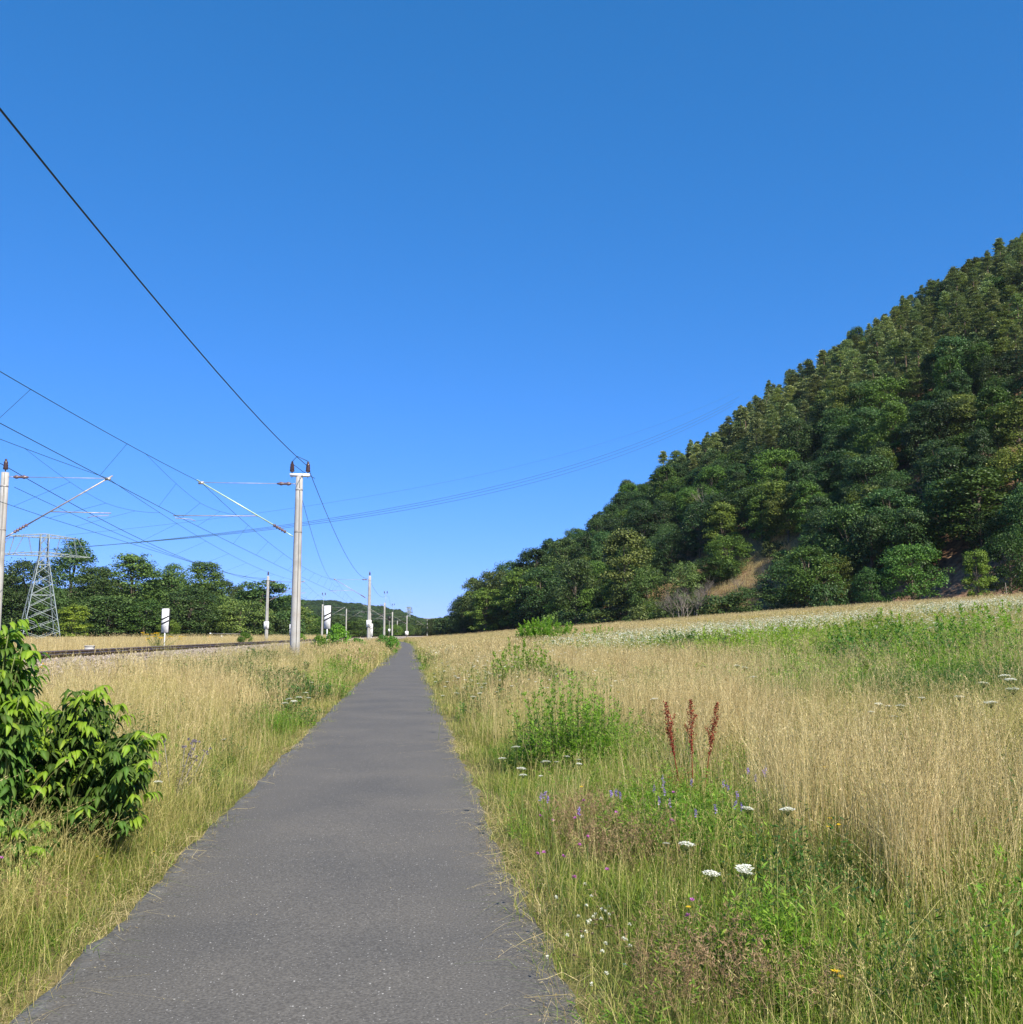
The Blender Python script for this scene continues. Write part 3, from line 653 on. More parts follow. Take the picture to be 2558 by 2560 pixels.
def broad_tree(seed, H=15., W=11., base=.16, ncl=98, nl=104, leaf=.36, sh=.9, loose=.32, cone=0.):
    """returns trunk mesh builder, crown mesh builder"""
    r = np.random.RandomState(seed); tr = MB(); cr = MB(); C = []
    lob = r.uniform(0, 6.28, 4)
    for i in range(ncl):
        t = r.uniform(0, 1) ** .85; a = r.uniform(0, 6.28)
        prof_ = (math.sin(math.pi * min(1, (t * .80 + .14))) ** .65) * (1 - cone * t * .9)
        lobe = 1 + .16 * math.sin(2 * a + lob[0]) + .13 * math.sin(3 * a + lob[1] + 3 * t) + .1 * math.sin(5 * t * 3 + lob[2])
        rad = W / 2 * prof_ * lobe * (r.uniform(.25, 1) ** .45) * .82
        z = H * (base + (1 - base) * t) * .95
        C.append((math.cos(a) * rad, math.sin(a) * rad, z, (.09 + .08 * r.rand()) * W * (1 - .35 * t * loose)))
    C = np.array(C)
    limb_tree(tr, r, H, .017 * H, [c[:3] for c in C[r.permutation(ncl)[:16]]])
    for c in C:
        n = int(nl * r.uniform(.6, 1.3)); d = r.randn(n, 3); d[:, 2] = np.abs(d[:, 2]) * 1.0 - .35; d /= np.linalg.norm(d, axis=1)[:, None]
        rr = c[3] * r.uniform(.45, 1.08, n)[:, None] * (1 + loose * r.uniform(0, .6, (n, 1)))
        P = c[:3] + d * rr * np.array([1, 1, .80])
        Nn = d * .9 + r.randn(n, 3) * .55 + np.array([0, 0, .4]); Dn = np.cross(Nn, r.randn(n, 3)) + np.array([0, 0, -.1])
        tn = np.clip(.5 + .22 * r.randn(n) + .12 * r.randn(), 0, 1)
        cr.leaves(P - 0 * Dn, Dn, Nn, leaf * r.uniform(.6, 1.3, n), leaf * .75 * r.uniform(.7, 1.2, n), tn)
    return tr, cr
def pine_tree_mb(seed, H=14., W=6.6, base=.06, ncl=96, nl=58, leaf=.40):
    r = np.random.RandomState(seed); tr = MB(); cr = MB(); C = []
    for i in range(ncl):
        t = r.uniform(0, 1); a = r.uniform(0, 6.28)
        rad = W / 2 * (1 - t * .94) * (.7 + .3 * math.sin(min(1, t * 3 + .45) * 1.57)) * r.uniform(.35, 1.1)
        C.append((math.cos(a) * rad, math.sin(a) * rad, H * (base + (1 - base) * t) * .98, W * r.uniform(.09, .16) * (1 - .4 * t)))
    C = np.array(C)
    bend = r.randn() * .3
    tr.tube([(0, 0, -.6), (bend * .3, 0, H * .4), (bend * .6, .1, H * .7), (bend * .3, 0, H * .98)], [.17, .14, .09, .02], 6)
    for c in C[r.permutation(ncl)[:20]]: tr.tube([(bend * .4, 0, c[2] - .5), tuple(c[:3])], [.05, .015], 4, .5, 0, False)
    for c in C:
        n = int(nl * r.uniform(.6, 1.3)); d = r.randn(n, 3); d[:, 2] = np.abs(d[:, 2]) - .2; d /= np.linalg.norm(d, axis=1)[:, None]
        P = c[:3] + d * c[3] * r.uniform(.3, 1.15, n)[:, None] * np.array([1.25, 1.25, .5])
        out = np.array([c[0], c[1], 0]); out = out / (np.linalg.norm(out) + .1)
        Dn = d * .5 + out * .7 + np.array([0, 0, .12]) + r.randn(n, 3) * .35
        cr.leaves(P, Dn, r.randn(n, 3) * .5 + np.array([0, 0, .8]) - out * .2, leaf * r.uniform(.6, 1.3, n), leaf * .5, np.clip(.5 + .25 * r.randn(n), 0, 1))
    return tr, cr
def both(tr, cr, name, m1, m2):
    """trunk and crown in a single mesh for far copies"""
    mb = MB()
    for b, k in ((tr, 0), (cr, 1)):
        base = getattr(mb, 'n', 0)
        V = np.vstack(b.v); mb.v.append(V); mb.n = base + len(V); mb.t.append(np.concatenate(b.t))
        for f in b.f: mb.f.append(f + base); mb.m.append(np.full(len(f), k))
    return mb.mesh(name, [m1, m2])
def dims(cr):
    V = np.vstack(cr.v); return float(np.percentile(V[:, 2], 99.6)), 2 * float(np.percentile(np.hypot(V[:, 0], V[:, 1]), 97))
OAKP = []; OAKB = []
for i, a in enumerate([dict(), dict(H=14, W=12, ncl=95), dict(H=17, W=10, cone=.25), dict(H=15, W=9, base=.1, loose=.3), dict(H=13, W=12, base=.12, ncl=92)]):
    tr, cr = broad_tree(100 + i, **a); OAKP.append((tr.mesh('oak_trunk', [MT['bark']]), cr.mesh('oak_crown', [MT['oak']]), *dims(cr)))
    OAKB.append(both(tr, cr, 'oak_tree', MT['bark'], MT['oak']))
LOOSE = []
for i in range(3):
    tr, cr = broad_tree(140 + i, H=20, W=10.5, base=.06, ncl=165, nl=82, leaf=.33, loose=.45, cone=.30)
    LOOSE.append((tr.mesh('tree_trunk', [MT['bark']]), cr.mesh('tree_crown', [MT['oak']]), *dims(cr)))
PINEB = []
for i in range(4):
    tr, cr = pine_tree_mb(200 + i, H=[14, 13, 15, 12][i], W=[6.6, 7.2, 6.2, 7.2][i]); PINEB.append(both(tr, cr, 'pine_tree', MT['pinebark'], MT['pine']))
tr, cr = broad_tree(300, H=3.2, W=4.2, base=.02, ncl=40, nl=60, leaf=.26); BUSH = both(tr, cr, 'bush', MT['bark'], MT['oak'])
tr, cr = broad_tree(301, H=3.0, W=5.0, base=.02, ncl=42, nl=60, leaf=.26); BUSH2 = both(tr, cr, 'bush', MT['bark'], MT['oak'])

def place_tree(px, ytop, wpx, Y, pr, tint, label, group=None, name='broadleaf_tree', ybase=None, cat='tree'):
    x = xat(px, Y); z = gz1(x, Y); top = at(px, ytop, Y).z; H = top - z; Wd = abs(xat(px + wpx / 2, Y) - xat(px - wpx / 2, Y))
    trm, crm, h0, w0 = pr
    t = empty(name, (x, Y, z), rnd.uniform(0, 6.28), label=label, cat=cat, group=group)
    t.scale = (Wd / w0, Wd / w0, H / h0)
    link('trunk', trm, t); c = link('crown', crm, t); c.color = (*tint, 1)
    return t
DK = (.85, .92, .9); OL = (1.7, 1.45, 1.2); YL = (3.2, 2.6, 1.1); TN = (2.5, 1.9, 1.6); MD = (1.25, 1.15, 1.1); LG = (1.6, 1.6, .9)
LEFT_TREES = [
 (-45, 1400, 150, 222, 0, MD, 'dense dark broadleaf tree cut by the left edge of the photo behind the near mast'),
 (62, 1402, 130, 222, 1, DK, 'rounded dark tree directly behind the lattice pylon on its left side'),
 (172, 1350, 120, 244, 'L0', (1.1,1.2,1.1), 'tallest feathery tree rising just right of the lattice pylon'),
 (235, 1418, 120, 227, 'L1', MD, 'shoulder shaped tree between the tallest feathery tree and the olive crown'),
 (328, 1386, 140, 234, 'L2', OL, 'tall olive green rounded tree in the middle of the left tree line'),
 (400, 1448, 120, 247, 2, DK, 'dark lower tree in the gap above the lone white striped board'),
 (432, 1412, 90, 244, 'L0', MD, 'loose pointed tree just right of the lone white striped board'),
 (505, 1406, 110, 232, 'L1', (1.3,1.25,1.), 'airy topped tree with sky showing through at its right shoulder'),
 (470, 1470, 140, 222, 0, DK, 'broad dark tree standing low under the airy topped tree'),
 (570, 1490, 90, 252, 1, MD, 'low rounded tree in the dip of the tree line'),
 (592, 1466, 50, 257, 'L2', OL, 'slim tree poking up left of the rounded tree by the kilometre plate mast'),
 (650, 1452, 120, 247, 3, MD, 'rounded tree directly behind the mast with the plate at the left track'),
 (600, 1500, 120, 222, 4, OL, 'olive grey spreading tree with pale visible limbs at the tree line foot'),
 (735, 1516, 100, 262, 0, OL, 'brownish olive tree hidden partly by the big concrete mast'),
 (690, 1505, 70, 257, 1, DK, 'small dark tree just left of the big concrete mast'),
 (120, 1470, 130, 222, 4, DK, 'dark undergrowth tree standing between the pylon legs'),
 (270, 1490, 150, 222, 1, MD, 'wide low tree under the tall olive green tree'),
 (360, 1500, 120, 222, 0, (1.25,1.2,.9), 'spreading lighter tree just left of the lone striped board'),
 (20, 1480, 150, 222, 4, DK, 'darkest low tree at the far left behind the near mast'),
]
for (px, yt, wp, Y, pr, tint, lb) in LEFT_TREES:
    P_ = LOOSE[int(pr[1])] if isinstance(pr, str) else OAKP[pr]
    place_tree(px, yt, wp * 1.3, Y, P_, tuple(q * 1.2 for q in tint), lb, 'trees beyond the railway')
place_tree(182, 1512, 95, 200, OAKP[3], YL, 'yellow green small tree right of the lattice pylon foot', name='small_tree')
place_tree(422, 1550, 60, 205, OAKP[4], (2.2, 2.0, .9), 'small yellowish bush tree behind the lone striped board', name='small_tree')
# undergrowth filling the foot of that tree line
r = np.random.RandomState(31); P = []
for i in range(230):
    Y = r.uniform(222, 290); px = r.uniform(-120, 760); x = xat(px, Y)
    if x < float(railc(Y)) - 24: P.append((x, Y, gz1(x, Y)))
P = np.array(P); n = len(P)
scatter('undergrowth', proto_obj('undergrowth_model', BUSH), P, np.stack([0 * P[:, 0], 0 * P[:, 0], r.uniform(0, 6.28, n)], 1), np.stack([r.uniform(1.0, 2.0, n)] * 3, 1) * np.array([1, 1, 1.15]), 'dark undergrowth at the foot of the tree line')
# second rank so no sky shows through the foot
for i in range(26):
    px = -140 + i * 34; Y = 262 + 12 * rnd.random(); 
    place_tree(px, 1448 + 28 * rnd.random() + (38 if px > 540 else 0), 150, Y, OAKP[i % 5], (.9 + .3 * rnd.random(), .95 + .2 * rnd.random(), .9), 'dark second rank tree seen through gaps ' + ['left of the pylon', 'behind the pylon', 'right of the pylon', 'around the lone striped board', 'right of the lone striped board', 'by the plated mast', 'behind the nearest mast'][min(6, i // 4)], 'second rank trees ' + str(min(6, i // 4) + 1))
# middle-distance trees down the line
MID = [(770, 1535, 90, 330, 0, LG), (800, 1552, 70, 300, 4, LG), (850, 1542, 80, 360, 1, MD), (890, 1545, 80, 380, 0, MD), (925, 1550, 60, 400, 3, DK), (960, 1556, 70, 430, 1, DK), (1000, 1550, 70, 450, 0, MD),
 (1035, 1548, 60, 470, 4, MD), (1062, 1556, 55, 480, 1, LG), (1090, 1552, 60, 500, 2, DK), (1118, 1554, 60, 500, 0, MD), (1140, 1550, 60, 520, 1, DK), (820, 1545, 70, 400, 2, DK), (870, 1552, 60, 340, 3, LG), (1015, 1560, 50, 420, 4, OL), (905, 1556, 60, 350, 4, OL), (980, 1562, 60, 380, 4, LG), (1080, 1566, 60, 430, 4, DK)]
for i, (px, yt, wp, Y, pr, tint) in enumerate(MID):
    side = 'left' if px < 930 else ('middle' if px < 1030 else 'right')
    place_tree(px, yt, wp * 1.15, Y, OAKP[pr], tint, f'distant round tree in the {side} stretch of the far tree belt behind the masts', 'far tree belt behind the masts')
r = np.random.RandomState(33); P = []
for i in range(420):
    Y = r.uniform(330, 640); px = r.uniform(690, 1180); x = xat(px, Y)
    if abs(x - float(railc(Y)) + 11) > 12: P.append((x, Y, gz1(x, Y)))
P = np.array(P); n = len(P)
for k_, bm in enumerate((BUSH, OAKB[0], OAKB[4])):
    q = P[k_::3]; m_ = len(q); s_ = r.uniform(1.2, 2.2, m_) if k_ == 0 else r.uniform(.35, .62, m_)
    scatter('far_thicket', proto_obj('thicket_model', bm), q, np.stack([0 * s_, 0 * s_, r.uniform(0, 6.28, m_)], 1), np.stack([s_] * 3, 1), 'far thicket between the track and the distant hill')

# ------------------------------------------------------------------ wooded hillside
r = np.random.RandomState(41)
cand = []
ys = np.arange(70, 372, 5.3); 
for Y in ys:
    for x in np.arange(8, 262, 5.3):
        X = x + r.uniform(-2.4, 2.4); Yj = Y + r.uniform(-2.4, 2.4)
        D = (X - float(footX(Yj))) * .95
        if D < 1: continue
        if X > xat(2640, Yj) + 4: continue
        cand.append((X, Yj, D))
cand = np.array(cand); cz = gz(cand[:, 0], cand[:, 1])
def clear(x, y):      # open scrub clearing low on the slope
    q = x / y; D = (x - float(footX(y))) * .95
    return (xat(1640, 100) / 100 < q < xat(1965, 100) / 100) and D < 15 + 5 * math.sin(x * .5) or (q > xat(2330, 100) / 100 and D < 7)
rows = []
for (X, Y, D), z in zip(cand, cz):
    if Y > RY + 22: continue
    upper = float(fbm(np.array([X]), np.array([Y]), .035, 50)[0])
    if clear(X, Y): continue
    pine = D * .55 + z * .35 + 14 * upper > 46 and r.rand() > .10
    if not pine and r.rand() < .24: continue           # broadleaf crowns are wider: fewer stems
    dist = math.hypot(X, Y); p = _M.transposed() @ (Vector((X, Y, z + 8)) - Vector((0, 0, EYE)))
    sx = 1279 - p.x / p.z * FPX; sy = 1280 + p.y / p.z * FPX
    if sx < 1150: continue
    inv = -60 < sx < 2620 and sy > 300
    rows.append((pine, X, Y, z, D, dist, sx, sy, inv))
def hill_word(sx, sy):
    f = (1587 - sy) / max(30., (sx - 1019) * .66)
    v = 'on the skyline' if f > .92 else ('just under the skyline' if f > .78 else ('on the upper slope' if f > .6 else ('halfway up' if f > .38 else ('on the lower slope' if f > .2 else 'near the hill foot'))))
    i = int(min(6, max(0, (sx - 1100) // 215)))
    h = ['at the low left end', 'in the left stretch', 'left of centre', 'above the dry clearing', 'right of the clearing', 'above the conical tree', 'by the right photo edge'][i]
    return v + ' ' + h
for isp in (True, False):
    L_ = sorted([q for q in rows if q[0] == isp], key=lambda q: (not q[8], q[5]))
    ind, rest = L_[:290], L_[290:]
    models = PINEB if isp else OAKB
    for q in ind:
        m_ = models[r.randint(len(models))]; X, Y, z, D, sx, sy = q[1], q[2], q[3], q[4], q[6], q[7]
        o = link('pine_tree' if isp else 'oak_tree', m_, None, (X, Y, z)); o.rotation_euler = (r.normal(0, .03), r.normal(0, .03), r.uniform(0, 6.28))
        s_ = (r.uniform(.62, 1.12) if isp else r.uniform(.52, .92) * (1 - .22 * float(sstep(60, 160, D)))); wq = r.uniform(1.1, 1.5) if isp else r.uniform(.9, 1.2); o.scale = (s_ * wq, s_ * wq * r.uniform(.9, 1.1), s_ * r.uniform(.82, 1.05))
        b = r.uniform(.7, 1.25)
        if isp: tnt = (b * r.uniform(.95, 1.15), b, b * r.uniform(.8, 1.0)); adj = rnd.choice(['olive pine', 'ragged olive pine', 'slender pine']) if s_ < .85 else rnd.choice(['tall olive pine', 'broad olive pine', 'bushy pine'])
        else:
            u = r.rand()
            if u < .10: tnt = (1.9 * b, 1.5 * b, .9 * b); adj = 'brownish broadleaf tree'
            elif u < .32: tnt = (1.35 * b, 1.45 * b, .8 * b); adj = 'brighter broadleaf tree'
            else: tnt = (.8 * b, .92 * b, .92 * b); adj = rnd.choice(['dark broadleaf tree', 'dark rounded tree']) if s_ < .7 else rnd.choice(['large dark tree', 'wide dark tree'])
        o.color = (*tnt, 1); hw = hill_word(sx, sy)
        tag(o, adj + ' ' + hw, 'tree', adj + 's ' + hw)
    for k_, m_ in enumerate(models):
        q = np.array([(a[1], a[2], a[3], a[4]) for a in rest[k_::len(models)]]); 
        if not len(q): continue
        c = len(q); s_ = r.uniform(.70, .98, c) if isp else r.uniform(.5, .85, c)
        scatter('hillside_wood', proto_obj('hill_tree_model', m_), q[:, :3], np.stack([r.normal(0, .03, c), r.normal(0, .03, c), r.uniform(0, 6.28, c)], 1), np.stack([s_, s_, s_ * r.uniform(.85, 1.1, c)], 1), 'closed canopy of the wooded hillside, farther trees')
    print('hill', isp, len(ind), len(rest))
# named trees at the foot of the hill: px, top y, width px, depth, model, tint
FT = [
 (2287, 1362, 150, 116, OAKP[1], (1.25, 1.5, .9), 'fresh green round tree on a short trunk, larger of the pair at the meadow edge'),
 (2186, 1420, 95, 117, OAKP[4], (1.0, 1.25, .95), 'smaller green tree on a thin trunk just left of the round meadow edge tree'),
 (2452, 1375, 70, 112, OAKP[3], (2.1, 1.9, .9), 'slim olive green young tree standing over bare brown earth at the right'),
 (2025, 1365, 160, 142, OAKP[0], (1.15, 1.2, .8), 'tree with a visible pale trunk at the meadow edge under the wood'),
 (2455, 1175, 215, 132, OAKP[2], (1.25, 1.3, .95), 'big conical dark green tree in front of the deepest shade at the right'),
 (2535, 1330, 140, 114, OAKP[4], (1.05, 1.15, .85), 'leafy low tree at the right edge of the photo above bare earth'),
 (2130, 1262, 170, 150, OAKP[1], (1.15, 1.25, 1.0), 'wide layered green tree above the small meadow edge trees'),
 (2300, 1270, 140, 138, OAKP[0], (1.7, 1.7, .8), 'yellowish green crown left of the big conical tree'),
 (1955, 1205, 130, 190, OAKP[3], (2.8, 2.5, 1.9), 'tree with cream yellow seed clusters standing among dark oaks'),
 (1568, 1325, 130, 197, OAKP[2], TN, 'brown tinged half dry tree at the foot of the hill'),
 (1620, 1420, 120, 192, OAKP[4], (1.6, 1.4, 1.15), 'olive brown lower tree right of the half dry tree'),
 (1350, 1420, 130, 240, OAKP[0], DK, 'dark oak in the front row left of the half dry tree'),
 (1235, 1428, 120, 268, OAKP[1], MD, 'dark oak at the low left stretch of the wood, broad crown'),
 (1158, 1492, 80, 285, OAKP[4], DK, 'last dark oak where the wooded hill comes down to the meadow'),
 (1190, 1445, 100, 284, OAKP[0], MD, 'tall oak just right of the last dark oak of the wood'),
 (1275, 1405, 110, 280, OAKP[1], DK, 'tall dark oak rising behind the front row at the low left stretch'),
 (1340, 1372, 110, 275, OAKP[2], DK, 'dark pointed oak on the low left skyline of the wood'),
 (1215, 1470, 90, 262, OAKP[3], LG, 'lighter oak filling the front row near the end of the wood'),
 (1410, 1345, 120, 262, OAKP[0], MD, 'dark oak on the skyline left of the brown tinged tree'),
 (1440, 1400, 130, 222, OAKP[1], MD, 'dark green oak in the front row directly left of the brown tinged tree'),
 (1300, 1420, 110, 252, OAKP[3], LG, 'mid green crown lit on top in the left part of the wood'),
]
for (px, yt, wp, Y, pr, tint, lb) in FT: place_tree(px, yt, wp, Y, pr, tint, lb, 'trees along the foot of the hill')
BS = [(1510, 1522, 110, 200, 'low olive hedge bush at the foot of the brown tinged tree', OL), (1440, 1530, 90, 206, 'dark rounded bush against the black gap of the wood', DK), (1390, 1530, 90, 215, 'olive bush left of the dark rounded bush', OL),
 (1700, 1502, 150, 166, 'wide green bramble bush below the dead scrub', MD), (1800, 1490, 150, 162, 'bramble bush below the dry clearing', MD), (1880, 1465, 130, 158, 'bramble bush right of the dry clearing foot', DK), (1640, 1500, 110, 176, 'rough bush between brown tree and bramble', LG),
 (1715, 1400, 110, 186, 'grey green scrub bush beside the dry clearing', (1.5, 1.3, 1.2)), (1800, 1388, 130, 187, 'largest grey green scrub bush at the top of the dry clearing', (1.35, 1.3, 1.15)), (2070, 1460, 90, 134, 'dark bush behind the pale trunk', DK)]
for (px, yt, wp, Y, lb, tint) in BS:
    x = xat(px, Y); z = gz1(x, Y); H = max(1.5, at(px, yt, Y).z - z); Wd = wp / FPX * Y
    big = H > 4.2; o = link('bush', OAKB[4] if big else BUSH2, None, (x, Y, z - (.18 * H if big else 0))); o.scale = (Wd / 10, Wd / 10, H / 11) if big else (Wd / 4.6, Wd / 4.6, H / 3.0); o.color = (*tint, 1); o.rotation_euler.z = rnd.uniform(0, 6)
    tag(o, lb, 'bush', 'bushes at the foot of the hill')
# dry grass in the clearing and along the bare strip
r = np.random.RandomState(44); n = 5200; Y = r.uniform(150, 205, n); X = Y * r.uniform(xat(1560, 100) / 100, xat(2010, 100) / 100, n); D = (X - footX(Y)) * .95; k = (D > -2) & (D < 26); X, Y = X[k], Y[k]; n = len(X); s_ = r.uniform(.8, 1.3, n)
scatter('dry_grass', protos('straw', 2, 3)[2], np.stack([X, Y, gz(X, Y)], 1), np.stack([0 * s_, 0 * s_, r.uniform(0, 6.28, n)], 1), np.stack([s_] * 3, 1), 'dry tan grass bank in the scrub clearing at the foot of the hill')
for i in range(26):
    px = [1600, 1640, 1665, 1700, 1735, 1760, 1790, 1830, 1850, 1700, 1745, 1620, 1660, 1810, 1960, 1940, 1975, 1985, 1590, 1680, 1720, 1775, 1650, 1615, 1835, 1570][i]; Y = 165 + (i * 37 % 30); x = xat(px, Y); s_ = rnd.uniform(.55, 1.0)
    o = link('scrub_bush', BUSH2 if i % 2 else BUSH, None, (x, Y, gz1(x, Y))); o.scale = (s_, s_, s_ * rnd.uniform(.8, 1.3)); o.rotation_euler.z = rnd.uniform(0, 6); b = rnd.uniform(.8, 1.2); kd = i % 3; o.color = ([(1.7, 1.45, 1.4), (1.5, 1.5, 1.0), (2.0, 1.65, 1.5)][kd][0] * b, [(1.7, 1.45, 1.4), (1.5, 1.5, 1.0), (2.0, 1.65, 1.5)][kd][1] * b, [(1.7, 1.45, 1.4), (1.5, 1.5, 1.0), (2.0, 1.65, 1.5)][kd][2] * b, 1)
    tag(o, ['grey brown scrub bush', 'olive scrub bush', 'pale brown half dry scrub bush'][kd] + (' left of the dry clearing' if px < 1700 else ' in the middle of the dry clearing' if px < 1860 else ' at the right of the dry clearing'), 'bush', 'scrub bushes in the clearing ' + str(kd) * 0 + ['grey brown', 'olive', 'pale brown'][kd] + (' left' if px < 1700 else ' middle' if px < 1860 else ' right'))
# bare dead trees
def dead_tree(mb, p, d, L, r_, lvl, rng):
    q = p + d * L; m = (p + q) / 2 + Vector((rng.uniform(-1, 1), rng.uniform(-1, 1), rng.uniform(-.5, .5))) * L * .08
    mb.tube([p, m, q], [r_, r_ * .8, r_ * .55], 5, .5, 0, False)
    if lvl:
        for i in range(rng.choice([2, 3, 3])):
            dd = (d + Vector((rng.uniform(-1, 1), rng.uniform(-1, 1), rng.uniform(-.25, .6))) * .75).normalized()
            dead_tree(mb, q if i else m, dd, L * rng.uniform(.55, .8), r_ * .5, lvl - 1, rng)
for (px, yb, Y, H, lb) in [(1770, 1330, 214, 15, 'bare dead tree with pale forked limbs among the dark oaks'), (1880, 1470, 163, 5, 'leafless grey shrub in the dry clearing, larger one'), (1925, 1455, 170, 4.5, 'leafless grey shrub at the right end of the dry clearing'),
    (1745, 1490, 162, 7.0, 'grey dead shrub tree standing left of the dry clearing'), (1680, 1500, 163, 6.5, 'silvery dead scrub leftmost of the dead shrubs'), (1815, 1485, 161, 5.5, 'thin stemmed dead shrub in front of the dry clearing'), (1712, 1470, 161, 6.5, 'pale bare shrub between the silvery scrub and the grey dead one'), (1850, 1440, 176, 4.0, 'low bare shrub at the upper rim of the dry clearing'), (1955, 1440, 166, 3.5, 'low bare shrub at the far right of the dry clearing'), (1770, 1450, 182, 6, 'bare branched shrub above the grey dead shrub tree'), (1610, 1420, 200, 9, 'bare twiggy tree inside the brown tinged crown')]:
    mb = MB(); rg = random.Random(px); x = xat(px, Y)
    for k_ in range(1 if H > 10 else 4): dead_tree(mb, Vector((rg.uniform(-.1, .1) * H, rg.uniform(-.1, .1) * H, -.3)), Vector((rg.uniform(-.25, .25), rg.uniform(-.25, .25), 1)).normalized(), H * .34, .017 * H, 5 if H < 10 else 4, rg)
    o = mb.build('dead_tree', [MT['deadwood']], None, (x, Y, gz1(x, Y))); tag(o, lb, 'dead tree', 'bare trees on the hillside foot')
x = xat(2523, 108); mb = MB(); mb.tube([(0, 0, -.2), (.04, 0, 1.1), (-.06, 0, 2.3)], [.05, .045, .035], 6)
o = mb.build('wooden_stake', [MT['deadwood']], None, (x, 108, gz1(x, 108))); tag(o, 'thin pale wooden stake on bare earth near the right edge of the photo', 'stake')

# ------------------------------------------------------------------ distant hills
def far_ridge(name, pts, Y, depth, lab, trees=0, seed=1, ts=1.6):
    """a real hill: skyline from pts at distance Y, sloping toward and away from us"""
    xs = np.array([xat(p[0], Y) for p in pts]); zs = np.array([at(p[0], p[1], Y).z for p in pts]) - (10 if trees else 0)
    X = np.linspace(xs[0], xs[-1], 90); v = np.linspace(-1, 1, 25)
    Zr = np.interp(X, xs, zs) + nz(X, X * .3, .02) * 1.0
    XX, VV = np.meshgrid(X, v); ZZ = Zr[None] * (np.cos(VV * math.pi / 2) ** .9) - 1 + 0 * XX; YY = Y + VV * depth
    k = len(X); i0 = np.arange(len(v) - 1)[:, None] * k + np.arange(k - 1)[None]
    F = np.stack([i0, i0 + 1, i0 + 1 + k, i0 + k], -1).reshape(-1, 4)
    o = link(name, mesh_np(name, np.stack([XX, YY, ZZ], -1), F, [MT['ground']], np.zeros(XX.size), smooth=True)); tag(o, kind='structure')
    if trees:
        r = np.random.RandomState(seed); P = []
        for i in range(trees):
            x = r.uniform(xs[0], xs[-1]); vv = -r.uniform(-.08, .98); z = float(np.interp(x, xs, zs)) * max(0, math.cos(vv * math.pi / 2)) ** .9 - 1
            P.append((x, Y + vv * depth, z))
        P = np.array(P)
        for k_ in range(3):
            q = P[k_::3]; c = len(q); s_ = r.uniform(.7, 1.1, c) * ts * .5
            scatter('distant_wood', proto_obj('distant_tree_model', OAKB[[0, 1, 4][k_]]), q, np.stack([0 * s_, 0 * s_, r.uniform(0, 6.28, c)], 1), np.stack([s_ * 1.25, s_ * 1.25, s_], 1), lab)
far_ridge('far_hill', [(520, 1535), (640, 1518), (703, 1513), (755, 1510), (793, 1509), (833, 1512), (880, 1516), (911, 1520), (957, 1526), (998, 1535), (1035, 1550), (1066, 1566), (1100, 1578)], 1250, 330, 'distant wooded hill behind the masts', 1900, 3, 2.0)
far_ridge('far_hill', [(1035, 1575), (1066, 1553), (1085, 1545), (1104, 1542), (1150, 1540), (1300, 1535), (1400, 1535)], 900, 160, 'distant wood right of the far gap', 700, 4, 1.3)
far_ridge('blue_ridge', [(900, 1560), (960, 1548), (1020, 1544), (1040, 1543), (1070, 1546), (1150, 1540), (1300, 1540)], 4200, 300, 'very far ridge')
# pale stubble fields on the far slopes
for (a, b, c, d, Y, lb) in [(1030, 1066, 1549, 1557, 1500, 0)]:
    q = [at(a, d, Y - 60), at(c * 0 + b, d, Y - 60), at(b - 6, c, Y), at(a + 4, c, Y)]
    o = link('stubble_field', mesh_np('stubble_field', [tuple(p) for p in q], [(0, 1, 2, 3)], [MT['field']])); tag(o, kind='structure')
    # the rise that carries the field
    mb = MB(); V = [tuple(p) for p in q] ; g4 = [(p[0], p[1], -2) for p in V]; mb.add([tuple(Vector(v) - Vector((0, 0, .3))) for v in V] + g4, [(0, 1, 2, 3), (0, 4, 5, 1), (1, 5, 6, 2), (2, 6, 7, 3), (3, 7, 4, 0)], 0)
    o = mb.build('field_rise', [MT['ground']]); tag(o, kind='structure')

# ------------------------------------------------------------------ masts
POLE_XS, POLE_XL = -4.95, -17.75
def insulator(mb, a, b, n=5, r1=.06, r0=.03, tone=.5, mi=0, sides=10):
    """ribbed insulator between two points"""
    a = Vector(a); b = Vector(b); P = []; Rr = []
    P.append(a); Rr.append(r0 * .6)
    for i in range(n):
        for f, q in ((.12, r0), (.38, r1), (.52, r1 * .92), (.66, r0)): P.append(a.lerp(b, (i + f) / n)); Rr.append(q)
    P.append(b); Rr.append(r0 * .6); mb.tube(P, Rr, sides, tone, mi)
def cap_insulator(mb, c, h=.46, r=.105):
    mb.tube([(c[0], c[1], c[2] + z) for z in (-.08, .0, .01, .06, .12, .18, .24, .30, .36, .38, .44, .47)], [.02, .03, r * .9, r, r * .82, r * .95, r * .74, r * .85, r * .6, .045, .05, .01], 10)
DIG = {'7': [((-.5, 1), (.5, 1)), ((.5, 1), (-.15, -1))], '1': [((-.35, .55), (.1, 1)), ((.1, 1), (.1, -1))],
       '0': [((-.5, .55), (-.22, 1)), ((-.22, 1), (.22, 1)), ((.22, 1), (.5, .55)), ((.5, .55), (.5, -.55)), ((.5, -.55), (.22, -1)), ((.22, -1), (-.22, -1)), ((-.22, -1), (-.5, -.55)), ((-.5, -.55), (-.5, .55))]}
